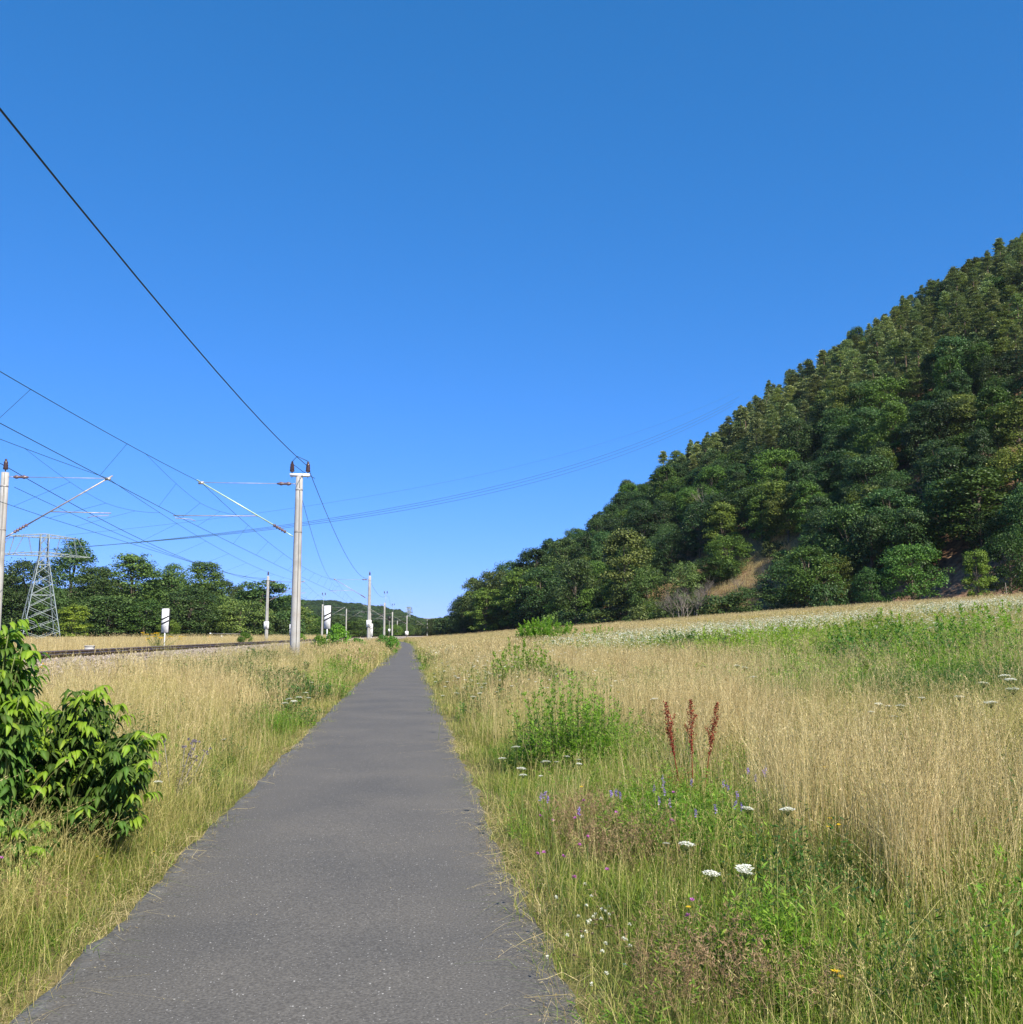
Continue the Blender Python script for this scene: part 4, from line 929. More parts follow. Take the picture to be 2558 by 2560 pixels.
def digit(mb, ch, cx, cz, w_, h_, t, y):
    for (a, b) in DIG[ch]:
        A = Vector((cx + a[0] * w_ / 2 * 2 * .5, y, cz + a[1] * h_ / 2)); B = Vector((cx + b[0] * w_ / 2 * 2 * .5, y, cz + b[1] * h_ / 2))
        d = (B - A).normalized(); n_ = Vector((-d.z, 0, d.x)) * t / 2; A = A - d * t * .4; B = B + d * t * .4
        mb.add([tuple(A + n_), tuple(A - n_), tuple(B - n_), tuple(B + n_)], [(0, 1, 2, 3)])
def mast(x, Y, top, tip=None, low=None, steady=None, r0=.20, r1=.145, style='single', plate=None, label='', side=1, detail=True, drop=1.2):
    """side=+1: mast right of the tracks, cantilever reaches to -x"""
    z0 = gz1(x, Y) - .3
    t = empty('catenary_mast', (x, Y, 0), 0, label=label, cat='railway mast', group='concrete catenary masts along the railway')
    mb = MB(); nseg = 6; P = [(0, 0, z0 + (top - z0) * i / nseg) for i in range(nseg + 1)]; mb.tube(P, np.linspace(r0, r1, nseg + 1), 16)
    link('pole', mb.mesh('pole', [MT['concrete']], True), t)
    if detail:
        mb = MB(); mb.tube([(r0 * .35, -r0 * .98, z0 + .6), (r1 * .5, -r1 * 1.0, top - 1.0), (r1 * .2, -r1, top - .02)], .011, 5); mb.build('earth_wire', [MT['grey']], t)
        mb = MB(); mb.tube([(0, 0, top - .62), (0, 0, top - .55)], r1 + .014, 14); mb.tube([(0, 0, top - drop * 2.05), (0, 0, top - drop * 2.05 + .06)], r1 + .03, 14); mb.build('clamp_band', [MT['arm']], t)
    if style == 'double':
        mb = MB(); mb.box((.02, 0, top + .055), (.84, .26, .11)); mb.build('crossbeam', [MT['white']], t)
        for q in (-.34, .34):
            mb = MB(); cap_insulator(mb, (.02 + q, 0, top + .20)); mb.build('top_insulator', [MT['insul']], t)
            mb = MB(); mb.tube([(.02 + q, 0, top - .08), (.02 + q, 0, top + .2)], .014, 6); mb.build('bolt', [MT['grey']], t)
    elif style == 'rod':
        mb = MB(); mb.tube([(r1 + .04, 0, top - 1.2), (r1 + .04, 0, top + 1.8)], .035, 6); mb.box((r1 + .04, 0, top + 1.82), (.7, .08, .06)); mb.build('extension_rod', [MT['galv']], t)
        for q in (-.28, .28): mb = MB(); cap_insulator(mb, (r1 + .04 + q, 0, top + 1.95)); mb.build('top_insulator', [MT['insul']], t)
    elif style == 'single':
        mb = MB(); cap_insulator(mb, (0, 0, top + .12)); mb.build('top_insulator', [MT['insul']], t)
    if tip:
        (tx, tz), (lx, lz) = tip, low; tx -= x; lx_ = -side * r1
        # horizontal top tie with its insulator
        mb = MB(); s_ = -side
        mb.tube([(s_ * .95, 0, tz), (tx, 0, tz)], .014, 6); mb.tube([(s_ * r1, 0, tz), (s_ * .34, 0, tz)], .018, 6); mb.build('top_tie', [MT['arm']], t)
        mb = MB(); insulator(mb, (s_ * .34, 0, tz), (s_ * .95, 0, tz), 2, .085, .055); mb.build('tie_insulator', [MT['insulp']], t)
        A = Vector((s_ * r0 * .9, 0, lz)); B = Vector((tx, 0, tz)); d = (B - A).normalized()
        mb = MB(); mb.tube([A, A + d * .35], .03, 6); mb.tube([A + d * 1.0, B + d * .22], .032, 8); mb.build('bracket_tube', [MT['armg' if side > 0 and Y < 60 else 'arm']], t)
        mb = MB(); insulator(mb, A + d * .35, A + d * 1.0, 5, .085, .045); mb.build('bracket_insulator', [MT['insulp']], t)
        mb = MB(); mb.box((tx, 0, tz - .02), (.22, .08, .12)); mb.build('tip_clamp', [MT['arm']], t)
        (sx, sz) = steady; f = (sz - lz) / (tz - lz); C = A.lerp(B, f)
        mb = MB(); mb.tube([C, (sx - x, 0, sz - .03)], .022, 6); e = sx - x
        mb.tube([(e + side * .10, 0, sz), (e + side * .10, 0, sz - .14), (e + side * .75, -.05, sz - .18), (e + side * .95, -.05, sz - .26)], .016, 6); mb.build('steady_arm', [MT['arm']], t)
    if plate:
        w_, h_ = .60, .86; zc = plate
        mb = MB(); mb.box((0, -r0 - .03, zc), (w_, .02, h_)); pl = mb.build('number_plate', [MT['white']], t)
        mb = MB(); y = -r0 - .045
        digit(mb, '7', -.11, zc + .2, .20, .24, .055, y); digit(mb, '1', .14, zc + .2, .20, .24, .055, y); digit(mb, '0', 0, zc - .18, .26, .28, .055, y)
        mb.build('number', [MT['black']], pl)
    return t
P1 = 43.0; SP = 80.4
T1 = at(738, 1191, P1).z
tipn = at(503, 1206, P1); lown = at(731, 1341, P1); stn = at(433, 1289, P1)
mast(xat(738, P1), P1, T1, (tipn.x, tipn.z), (lown.x, lown.z), (stn.x, stn.z + .03), .225, .15, 'double', None, 'nearest tall concrete mast right of the tracks with white crossbeam and two dark insulators', 1)
tipl = at(270, 1196, P1); lowl = at(14, 1342, P1); stl = at(278, 1281, P1)
mast(xat(-13, P1), P1, at(4, 1181, P1).z, (tipl.x, tipl.z), (lowl.x, lowl.z), (stl.x, stl.z), .22, .15, 'single', None, 'concrete mast at the left edge of the photo with one dark insulator on top', -1)
NX = [tipn.x - xat(738, P1)] ; dz = tipn.z - 1.2
Ys = [P1 + SP, P1 + 2 * SP - 1.5, 282, 346, 420, 505]
rightpx = [922, 960.5, 980.5, 1017, 1068, 1121]; toppx = [1440, 1507, 1530, 1539, 1550, 1565]
info = ['second mast right of the tracks carrying a white 71 0 plate', 'third mast right of the tracks with a thin rod and twin insulators', 'fourth mast right of the tracks with a rod, thinner looking', 'fifth mast right of the tracks near the path end', 'sixth far mast standing right of the path end', 'farthest mast near the dark end of the wooded hill']
CONT = [(P1, tipn, stn)]
for i, (Y, px, ty) in enumerate(zip(Ys, rightpx, toppx)):
    x = xat(px, Y); tz = at(px, ty, Y).z; cx = x - 4.25; tpz = max(tz - .45, 5.5); 
    mast(x, Y, tz, (cx, tpz), (x, tpz - 2.4), (x - 4.9, tpz - 1.35), .24, .16, 'rod' if i in (1, 2) else 'single' if i == 0 else 'none', (at(px, 1559, Y).z if i == 0 else None), info[i], 1, i < 2)
    CONT.append((Y, Vector((cx, Y, tpz)), Vector((x - 4.9, Y, tpz - 1.35))))
leftpx = [666, 805, 865, 926, 993, 1057.5]; ltop = [1440, 1511, 1522, 1532, 1552, 1563]
infol = ['second mast beyond the far track with a white 71 0 plate before the dark trees', 'third mast beyond the far track beside the white striped board', 'fourth mast beyond the far track, thin before the tree belt', 'fifth mast beyond the far track, mostly behind another mast', 'sixth mast beyond the far track under the far hill end', 'seventh mast beyond the far track, small and pale']
CONL = [(P1, tipl, at(120, 1289, P1))]
for i, (Y, px, ty) in enumerate(zip(Ys, leftpx, ltop)):
    x = xat(px, Y); tz = at(px, ty, Y).z; cx = x + 4.3; tpz = max(tz - .65, 5.4)
    mast(x, Y, tz, (cx, tpz), (x, tpz - 2.4), (x + 4.6, tpz - 1.35), .22, .15, 'single' if i == 0 else ('rod' if i == 1 else 'none'), (at(px, 1563, Y).z if i == 0 else None), infol[i], -1, i < 2)
    CONL.append((Y, Vector((cx, Y, tpz)), Vector((x + 3.4, Y, tpz - 1.35))))

# ------------------------------------------------------------------ wires
def sag_pts(a, b, s, n=24):
    a = Vector(a); b = Vector(b); return [a.lerp(b, i / n) - Vector((0, 0, 4 * s * (i / n) * (1 - i / n))) for i in range(n + 1)]
def wire(name, spans, rad, mat, label, group, cat='wire'):
    P = []
    for (a, b, s) in spans:
        q = sag_pts(a, b, s); P += q if not P else q[1:]
    mb = MB(); mb.tube(P, rad, 5, caps=False); o = mb.build(name, [MT[mat]]); return tag(o, label, cat, group)
def overhead(CN, xb, label, left):
    back = CN[0]; Yb = P1 - SP
    msg = [Vector((xb, Yb, back[1].z))] + [c[1] for c in CN]
    con = [Vector((xb - .3, Yb, back[2].z - .02))] + [c[2] + Vector((.25 if not left else -.1, 0, -.06)) for c in CN]
    sg = [1.05, .9, .75, .6, .4, .4, .4]
    t = empty('overhead_line', (0, 0, 0), label=label, cat='overhead line', group='overhead contact lines above the two tracks')
    for nm, pts, ss, rd in (('messenger_wire', msg, sg, .0105), ('contact_wire', con, [.06] * 7, .0115)):
        P = []
        for i in range(len(pts) - 1): q = sag_pts(pts[i], pts[i + 1], ss[i]); P += q if not P else q[1:]
        mb = MB(); mb.tube(P, rd, 5, caps=False); mb.build(nm, [MT['wire']], t)
    for i in range(4):
        a, b = msg[i], msg[i + 1]; c, d = con[i], con[i + 1]
        for f in (.16, .26, .36, .46, .56, .66, .76, .86):
            m = a.lerp(b, f) - Vector((0, 0, 4 * sg[i] * f * (1 - f))); k = c.lerp(d, f) - Vector((0, 0, .24 * f * (1 - f)))
            mb = MB(); mb.tube([m, k], .006, 4, caps=False); mb.build('dropper', [MT['wire']], t)
    for i in range(1, 4):      # stitch wire under each support
        p = msg[i]; L_ = 9.0
        def mp(s):
            j = i if s > 0 else i - 1; A, B = msg[j], msg[j + 1]; tot = (B - A).length; f = s / tot if s > 0 else 1 + s / tot
            return A.lerp(B, f) - Vector((0, 0, 4 * sg[j] * f * (1 - f)))
        def cp(s):
            j = i if s > 0 else i - 1; A, B = con[j], con[j + 1]; f = s / (B - A).length if s > 0 else 1 + s / (B - A).length
            return A.lerp(B, f) - Vector((0, 0, .24 * f * (1 - f)))
        a, b = mp(-L_), mp(L_); lo = cp(0); lo = Vector((lo.x, lo.y, lo.z + .62)); S_ = []
        for k in range(13): f = k / 12; S_.append(a.lerp(b, f) - Vector((0, 0, (a.lerp(b, .5).z - lo.z) * (1 - abs(2 * f - 1) ** 1.6))))
        mb = MB(); mb.tube(S_, .007, 4, caps=False); mb.build('stitch_wire', [MT['wire']], t)
        for f, s in ((.25, -.5), (.5, -.0), (.75, .5)):
            q = S_[int(f * 12)]; mb = MB(); mb.tube([q, cp((f - .5) * 2 * L_ * .8 + (.4 if f == .5 else 0))], .006, 4, caps=False); mb.build('dropper', [MT['wire']], t)
    return t
overhead(CONT, -8.9, 'overhead line of the nearer track with droppers, held by the masts at the path', False)
overhead(CONL, -13.3, 'overhead line of the farther track with droppers, held by the far masts', True)
a = at(755, 1165, P1); a.x = xat(740, P1) + .3
top2 = at(918, 1446, P1 + SP); top3 = at(958, 1489, Ys[1]); top3.x = xat(960.5, Ys[1]) + .2; top4 = at(980, 1514, Ys[2]); top5 = at(1017, 1541, Ys[3])
wire('feeder_line', [(Vector((a.x - .2, P1 - SP, a.z)), a, 1.65), (a, top2, 1.25), (top2 + Vector((.4, 0, -.4)), top3, .9), (top3 + Vector((.6, 0, 0)), top4, .8), (top4, top5, .8)], 0.0145, 'wired', 'thick dark feeder line sweeping from the upper left down to the nearest mast top', None)
mb = MB(); x1 = xat(738, P1); zz = T1 + .66
mb.tube([(x1 - .32, P1, zz), (x1 - .05, P1 - .6, zz + .12), (x1 + .36, P1 - .1, zz)], .014, 5, caps=False); mb.tube([(x1 - .32, P1, zz - .1), (x1 + .1, P1 + .4, zz - .38), (x1 + .55, P1 + 1.2, zz - .55)], .012, 5, caps=False)
o = mb.build('jumper_wire', [MT['wired']]); tag(o, 'short loop wire joining the two insulators on the nearest mast', 'wire')
wire('anchor_wire', [(Vector((x1, P1, T1 - .5)), CONT[1][1], 1.3)], .011, 'wire', 'thin wire slanting from the nearest mast down to the second mast arm', 'anchor wires between mast and overhead line')
l0 = Vector((xat(3, P1), P1, 0))
wire('anchor_wire', [(at(36, 1218, P1), CONL[1][1], 1.3)], .012, 'wire', 'thin wire from the left edge mast down to the overhead line before the dark trees', 'anchor wires between mast and overhead line')
ltp = at(4, 1160, P1)
wire('feeder_line', [(Vector((ltp.x, P1 - SP, ltp.z + .2)), ltp, 1.2), (ltp, at(666, 1446, P1 + SP), 1.2)], .016, 'wired', 'feeder line running from the left edge mast top behind the far track', None)
# high-voltage line across the valley
PYY = 165.0; pc = at(110, 1600, PYY)
def hv(ax, ay, Y0, bx, by, Y1, s, label, r_=.045):
    wire('power_line', [(at(ax, ay, Y0), at(bx, by, Y1), s)], r_, 'hv', label, 'high voltage wires from the pylon over the hill')
hv(190, 1368, 162, 1830, 1015, 345, 9, 'lowest of the dark power wires climbing from the pylon over the wooded hill')
hv(150, 1372, 164, 1838, 1004, 347, 9.1, 'middle power wire running close beside the lowest one over the hill')
hv(120, 1375, 166, 1848, 992, 349, 9.3, 'upper one of the three close power wires over the hill')
hv(165, 1338, 163, 1850, 975, 350, 7.5, 'thin faint earth wire above the other power wires', .022)
for k_, (py, a_) in enumerate(((1336, 'upper'), (1378, 'lower'))): wire('power_line', [(at(60, py, 172), at(-500, py + 6, 220), 3)], .035, 'hv', a_ + ' power wire leaving the pylon to the left edge', 'high voltage wires left of the pylon')

# ------------------------------------------------------------------ lattice pylon
def pylon(loc, Hreal, label, hb=4.3, rz=R(28), simple=False, bar=.13):
    t = empty('lattice_pylon', loc, rz, label=label, cat='pylon'); H = 26.0; t.scale = (Hreal / H,) * 3
    def lv(z): f = z / (H * .80); return hb * (1 - f) + .9 * f if z < H * .8 else .9
    zs = [0, .11, .22, .33, .44, .54, .63, .72, .80, .90, 1.0]; zs = [q * H for q in zs]
    for sx in (-1, 1):
        for sy in (-1, 1):
            mb = MB(); mb.tube([(sx * lv(z), sy * lv(z), z - (.5 if z == 0 else 0)) for z in zs], bar, 4); mb.build('leg', [MT['galv']], t)
    mb = MB()
    for i in range(len(zs) - 1):
        a, b = zs[i], zs[i + 1]; la, lb_ = lv(a), lv(b)
        for ax in (0, 1):
            for s in (-1, 1):
                for q in (-1, 1):
                    p = (q * la, s * la, a) if ax == 0 else (s * la, q * la, a); e = (-q * lb_, s * lb_, b) if ax == 0 else (s * lb_, -q * lb_, b)
                    mb.tube([p, e], bar * .5, 4, caps=False)
        if i in (4, 7):
            l = la
            for p, e in (((-l, -l), (l, -l)), ((l, -l), (l, l)), ((l, l), (-l, l)), ((-l, l), (-l, -l))): mb.tube([(*p, a), (*e, a)], bar * .6, 4, caps=False)
    mb.build('bracing', [MT['galv']], t)
    for (zz, half, hh) in ((.80 * H, 10.5, 1.0), (.97 * H, 7.4, .9)):
        mb = MB()
        for sy in (-.9, .9):
            mb.tube([(-half, sy * .15, zz), (-.9, sy, zz), (.9, sy, zz), (half, sy * .15, zz)], bar * .6, 4, caps=False)
            mb.tube([(-half, sy * .15, zz + .1), (0, sy, zz + hh), (half, sy * .15, zz + .1)], bar * .55, 4, caps=False)
            n = 12
            for i in range(n):
                x0 = -half + 2 * half * i / n; x1_ = x0 + half / n; f0 = 1 - abs(x0) / half; f1 = 1 - abs(x1_) / half
                mb.tube([(x0, sy * (.15 + .85 * f0), zz), (x1_, sy * (.15 + .85 * f1), zz + .1 + hh * f1 * .9)], bar * .35, 4, caps=False)
                mb.tube([(x1_, sy * (.15 + .85 * f1), zz + .1 + hh * f1 * .9), (x1_ + half / n, sy * .6, zz)], bar * .35, 4, caps=False)
        mb.build('crossarm', [MT['galv']], t)
    mb = MB()
    for q in (-1, 1):
        for sy in (-.5, .5):
            mb.tube([(q * 7.4, sy * .2, .97 * H), (q * 9.9, sy * .2, .80 * H)], bar * .55, 4, caps=False); mb.tube([(q * 6.5, sy, .975 * H), (q * 7.5, sy, .80 * H)], bar * .45, 4, caps=False); mb.tube([(q * 3.5, sy, .98 * H), (q * 2.5, sy, .80 * H)], bar * .4, 4, caps=False); mb.tube([(q * 6.5, sy, .80 * H), (q * 4.5, sy, .98 * H)], bar * .35, 4, caps=False)
    mb.build('strut', [MT['galv']], t)
    return t
px0 = xat(97, PYY); z0 = gz1(px0, PYY)
pylon((px0, PYY, z0), at(100, 1336, PYY).z - z0, 'grey steel lattice pylon with wide crossarms before the dark trees at the left')
x = xat(1022, 1000); pylon((x, 1000, 0), at(1022, 1517, 1000).z, 'tiny far pylon on the horizon above the path end', hb=1.2, bar=.2, rz=R(72))

# ------------------------------------------------------------------ boards and small signs
def board(px, y0, y1, Y, wpx, stripes, label, post_to, group):
    c = at(px, (y0 + y1) / 2, Y); h = (y1 - y0) / FPX * Y; w_ = wpx / FPX * Y
    t = empty('marker_board', (c.x, Y, gz1(c.x, Y)), 0, label=label, cat='railway sign', group=group); cz_ = c.z - gz1(c.x, Y)
    mb = MB(); mb.box((0, 0, cz_), (w_, .03, h)); mb.build('board', [MT['white']], t)
    mb = MB(); mb.box((.02, .03, cz_), (w_ + .10, .02, h + .10)); mb.build('black_edge', [MT['black']], t)
    for s_ in range(stripes):
        zc = cz_ + h * (.09 - .19 * s_); th = h * .075; mb = MB()
        mb.add([(-w_ / 2, -.019, zc - h * .09), (w_ / 2, -.019, zc + h * .06), (w_ / 2, -.019, zc + h * .06 + th), (-w_ / 2, -.019, zc - h * .09 + th)], [(0, 1, 2, 3)]); mb.build('black_stripe', [MT['black']], t)
    mb = MB(); mb.tube([(0, .05, -.3), (0, .05, cz_ + h / 2)], .045, 8); mb.build('post', [MT['straw' if 0 else 'white']], t)
board(413, 1523, 1580, 69, 16.5, 2, 'white board with two black slanting stripes on a post beyond the far track', 1616, 'white striped approach boards')
board(818.5, 1515, 1571, 69, 15.5, 2, 'white board with two black slanting stripes right of the nearest mast', 1590, 'white striped approach boards')
board(728, 1561, 1588, 142, 8, 1, 'white board sliver seen at the left side of the nearest mast', 1600, 'white striped approach boards')
board(928.5, 1560, 1590, 142, 7, 1, 'narrow white board half behind the second mast', 1600, 'white striped approach boards')
x, Y = xat(525, 120), 120.0
t = empty('warning_sign', (x, Y, gz1(x, Y)), label='small yellow triangular sign low beside the far track', cat='sign')
z = at(525, 1598, Y).z - gz1(x, Y); mb = MB(); s_ = .42; mb.add([(-s_, 0, z - .3), (s_, 0, z - .3), (0, 0, z + .42), (-s_, .03, z - .3), (s_, .03, z - .3), (0, .03, z + .42)], [(0, 1, 4, 3), (1, 2, 5, 4), (2, 0, 3, 5)]); mb.add([(-s_, -.001, z - .3), (s_, -.001, z - .3), (0, -.001, z + .42)], [(0, 1, 2)]); mb.build('triangle', [MT['yellow']], t)
mb = MB(); mb.tube([(0, .05, -.2), (0, .05, z)], .03, 6); mb.build('post', [MT['grey']], t)
x = xat(552, 120); t = empty('barrier', (x, Y, gz1(x, Y)), label='low dark barrier frame with a white lamp end beside the far track', cat='barrier')
mb = MB(); mb.tube([(-1.2, 0, 1.6), (2.3, 0, 1.55)], .03, 6); mb.build('rail_bar', [MT['grey']], t); mb = MB(); mb.box((-1.2, 0, 1.6), (.18, .12, .14)); mb.build('lamp', [MT['white']], t)
for q in (-.4, 0.0, .45): mb = MB(); mb.tube([(q, 0, -.2), (q, 0, 1.0 if q else 1.58)], .035, 6); mb.build('post', [MT['black']], t)
mb = MB(); mb.box((0, 0, 1.0), (1.1, .05, .06)); mb.build('crossbar', [MT['grey']], t); mb = MB(); mb.box((.1, .02, 1.2), (.16, .03, .38)); mb.build('panel', [MT['white']], t)
x = xat(226, 48); mb = MB(); mb.box((0, 0, .1), (.36, .3, .34)); mb.box((0, 0, .30), (.40, .34, .06)); o = mb.build('trackside_box', [MT['concrete']], None, (x + .0, 48, gz1(x, 48) + .35)); tag(o, 'small pale concrete box beyond the rails left of the lone striped board', 'box')
x = xat(973, 300); t = empty('signal_post', (x, 300, gz1(x, 300)), label='slim signal post with dark head and white plate between third and fourth masts', cat='signal')
mb = MB(); mb.tube([(0, 0, -.2), (0, 0, 5.6)], .08, 6); mb.build('post', [MT['grey']], t); mb = MB(); mb.box((0, 0, 6.2), (1.0, .3, 1.3)); mb.build('signal_head', [MT['black']], t); mb = MB(); mb.box((0, -.1, 2.6), (.6, .05, .8)); mb.build('plate', [MT['white']], t)
x = xat(1017, 344); mb = MB(); mb.box((0, 0, 0), (1.1, .05, 1.4)); o = mb.build('white_plate', [MT['white']], None, (x, 345.4, at(1017, 1583, 345).z)); tag(o, 'small white plate on the fifth mast right of the tracks', 'sign')

# ------------------------------------------------------------------ stones on the ballast flank
r = np.random.RandomState(61)
mb = MB(); a = (1 + 5 ** .5) / 2
ico = np.array([(-1,a,0),(1,a,0),(-1,-a,0),(1,-a,0),(0,-1,a),(0,1,a),(0,-1,-a),(0,1,-a),(a,0,-1),(a,0,1),(-a,0,-1),(-a,0,1)]) / 1.9
icf = [(0,11,5),(0,5,1),(0,1,7),(0,7,10),(0,10,11),(1,5,9),(5,11,4),(11,10,2),(10,7,6),(7,1,8),(3,9,4),(3,4,2),(3,2,6),(3,6,8),(3,8,9),(4,9,5),(2,4,11),(6,2,10),(8,6,7),(9,8,1)]
for k_ in range(3):
    mb = MB()
    for i in range(14):
        s_ = r.uniform(.018, .034); mb.add(ico * (1 + .25 * r.randn(12, 1)) * s_ * np.array([1.2, 1, .8]) + np.array([r.uniform(-.16, .16), r.uniform(-.16, .16), r.uniform(0, .03)]), icf, r.uniform(0, 1))
    pm = proto_obj('ballast_model', mb.mesh('ballast_stones', [MT['stone']]))
    n = 9000; Y = 12 + 78 * r.uniform(0, 1, n) ** 1.3; X = r.uniform(-8.4, -5.5, n); Z = np.interp(-X, [5.6, 6.1, 7.75, 9], [.26, .40, .98, .98])
    scatter('ballast_stones', pm, np.stack([X, Y, Z + .01], 1), np.stack([r.uniform(-.2, .2, n), -.25 + r.uniform(-.2, .2, n), r.uniform(0, 6.28, n)], 1), np.stack([r.uniform(.8, 1.3, n)] * 3, 1), 'grey and pinkish ballast stones along the track shoulder')
# grass on the strip beyond the far track and stalks by the rails
for kn, n, xr, sc, nm in (('straw', 7000, (-24, -16.4), (1.0, 1.5), 'dry_grass'), ('green', 1500, (-24, -17), (.9, 1.3), 'green_grass')):
    p = protos(kn, 1, 3)[0]; Y = 20 + 230 * r.uniform(0, 1, n) ** 1.4; X = r.uniform(*xr, n) + railc(Y); s_ = r.uniform(*sc, n)
    scatter(nm, p, np.stack([X, Y, gz(X, Y)], 1), np.stack([r.normal(0, .05, n), r.normal(0, .05, n), r.uniform(0, 6.28, n)], 1), np.stack([s_, s_, s_], 1), 'dry grass strip beyond the far track')
n = 9000; Y = 60 + 160 * r.uniform(0, 1, n); X = -19 - 70 * r.uniform(0, 1, n) ** 1.3; k = X > Y * xat(-60, 100) / 100; X, Y = X[k], Y[k]; n = len(X); s_ = r.uniform(1.0, 1.5, n)
scatter('reddish_grass', protos('reddish', 2, 3)[0], np.stack([X, Y, gz(X, Y)], 1), np.stack([0 * s_, 0 * s_, r.uniform(0, 6.28, n)], 1), np.stack([s_] * 3, 1), 'brown tinged grass strip between the far track and the left tree line')
scatter('green_grass', protos('green', 2, 3)[1], np.stack([X + 1, Y + .7, gz(X + 1, Y + .7)], 1), np.stack([0 * s_, 0 * s_, r.uniform(0, 6.28, n)], 1), np.stack([s_ * .9] * 3, 1), 'green grass mixed into the strip beyond the far track')
n = 12000; Y = 150 + 170 * r.uniform(0, 1, n); X = r.uniform(-125, -22, n); k = X > Y * xat(-60, 100) / 100; X, Y = X[k], Y[k]; n = len(X); s_ = r.uniform(.9, 1.3, n)
scatter('dry_grass', protos('straw', 2, 3)[1], np.stack([X, Y, gz(X, Y)], 1), np.stack([0 * s_, 0 * s_, r.uniform(0, 6.28, n)], 1), np.stack([s_] * 3, 1), 'dry meadow strip before the left tree line')
n = 420; Y = 14 + 60 * r.uniform(0, 1, n); X = r.normal(-6.6, .35, n); Z = np.interp(-X, [5.6, 6.1, 7.75, 9], [.26, .40, .98, .98])
scatter('pale_grass', protos('pale', 0, 3)[2], np.stack([X, Y, Z - .02], 1), np.stack([0 * X, 0 * X, r.uniform(0, 6.28, n)], 1), np.stack([.8 + .5 * r.rand(n)] * 3, 1), 'thin grass growing in the ballast edge')
# ------------------------------------------------------------------ plants that can be told apart
def Gh(px, py, h):
    """ground point of a plant h tall whose top is seen at this pixel"""
    d = ray(px, py); Y = 2.0
    while Y < 200:
        p = Vector((0, 0, EYE)) + d * (Y / d.y)
        if p.z <= gz1(p.x, p.y) + h: break
        Y *= 1.004
    return p.x, p.y, gz1(p.x, p.y)
# compound-leaved shrubs at the left edge
def leaflet_mesh(name, mat, L=.13, W=.05):
    """ovate leaflet folded along its midrib, tip curled down: local +Y is the tip direction, +Z its upper side"""
    st = [(0, .02, 0), (.22, .82, .006), (.45, 1.0, .004), (.72, .62, -.012), (1.0, .0, -.038)]
    V = []
    for t, w_, z in st: V += [(-w_ * W / 2, t * L, z - .006 * w_), (0, t * L, z + .006), (w_ * W / 2, t * L, z - .006 * w_)]
    F = []
    for i in range(len(st) - 1):
        a = i * 3; F += [(a, a + 1, a + 4, a + 3), (a + 1, a + 2, a + 5, a + 4)]
    return mesh_np(name, V, F, [mat], np.linspace(.2, .9, len(V)))
def shrub(name, base, tips, label, seed, nleaf_each, nparts, Ls=.13, new_frac=.25):
    """tips: shoot ends relative to base (x, y, z)"""
    rg = random.Random(seed); t = empty(name, base, 0, label=label, cat='shrub', group=None)
    dark = leaflet_mesh('leaf', MT['shrubdark'], Ls, Ls * .42); new = leaflet_mesh('young_leaf', MT['shrubnew'], Ls, Ls * .42)
    mb = MB(); spots = []
    for tip in tips:
        tip = Vector(tip); root = Vector((tip.x * .25 + rg.uniform(-.1, .1), tip.y * .25 + rg.uniform(-.1, .1), -.1)); mid = root.lerp(tip, .55) + Vector((0, 0, .12 * tip.z + .05))
        P = [root.lerp(mid, i / 3) for i in range(4)] + [mid.lerp(tip, i / 3) for i in range(1, 4)]
        mb.tube(P, np.linspace(.013, .004, len(P)), 5)
        n = nleaf_each
        for k in range(n):
            f = .18 + .82 * (k + .5) / n; a = min(.999, f) * (len(P) - 1); i = int(a); p = P[i].lerp(P[i + 1], a - i)
            spots.append((p, f > .86, f))
    mb.build('stem', [MT['stem']], t)
    mats = []
    for (p, isnew, f) in spots:
        az = rg.uniform(0, 6.283); out = Vector((math.cos(az), math.sin(az), rg.uniform(.0, .45))).normalized(); rl = Ls * rg.uniform(1.0, 1.7); m_ = rg.choice([5, 7, 7])
        nw = isnew and rg.random() < .8
        side = out.cross(Vector((0, 0, 1))).normalized()
        for j in range(m_):
            if j == m_ - 1: q = p + out * rl; d = (out + Vector((0, 0, -.75))).normalized()
            else:
                s_ = 1 if j % 2 else -1; q = p + out * rl * (.35 + .6 * (j // 2) / (m_ // 2)); d = (out * .5 + side * s_ * .95 + Vector((0, 0, -.55 + rg.uniform(-.4, .4)))).normalized()
            zax = (Vector((0, 0, 1)) + out * .35 + Vector((rg.uniform(-.3, .3), rg.uniform(-.3, .3), 0))); zax = (zax - d * zax.dot(d)).normalized(); xax = d.cross(zax)
            M = Matrix((xax, d, zax)).transposed().to_4x4(); M.translation = q; M = M @ Matrix.Scale(rg.uniform(.7, 1.15), 4); mats.append((M, nw))
    camd = Vector((0, 0, EYE)) - Vector(base)
    mats.sort(key=lambda m: (m[0].translation - camd).length)
    for M, nw in mats[:nparts]:
        o = link('leaf', new if nw else dark, t); o.matrix_local = M
    for nm, me, q in (('leaves', dark, [m for m, nw in mats[nparts:] if not nw]), ('young_leaves', new, [m for m, nw in mats[nparts:] if nw])):
        if not q: continue
        V0 = np.empty(len(me.vertices) * 3); me.vertices.foreach_get('co', V0); V0 = V0.reshape(-1, 3); F0 = np.array([list(p.vertices) for p in me.polygons]); mb = MB()
        for M in q: A = np.array(M); mb.add(V0 @ A[:3, :3].T + A[:3, 3], F0, np.linspace(.2, .9, len(V0)) + rg.uniform(-.2, .2))
        o = mb.build(nm, [me.materials[0]], t); tag(o, kind='stuff')
    return t
rg = random.Random(4)
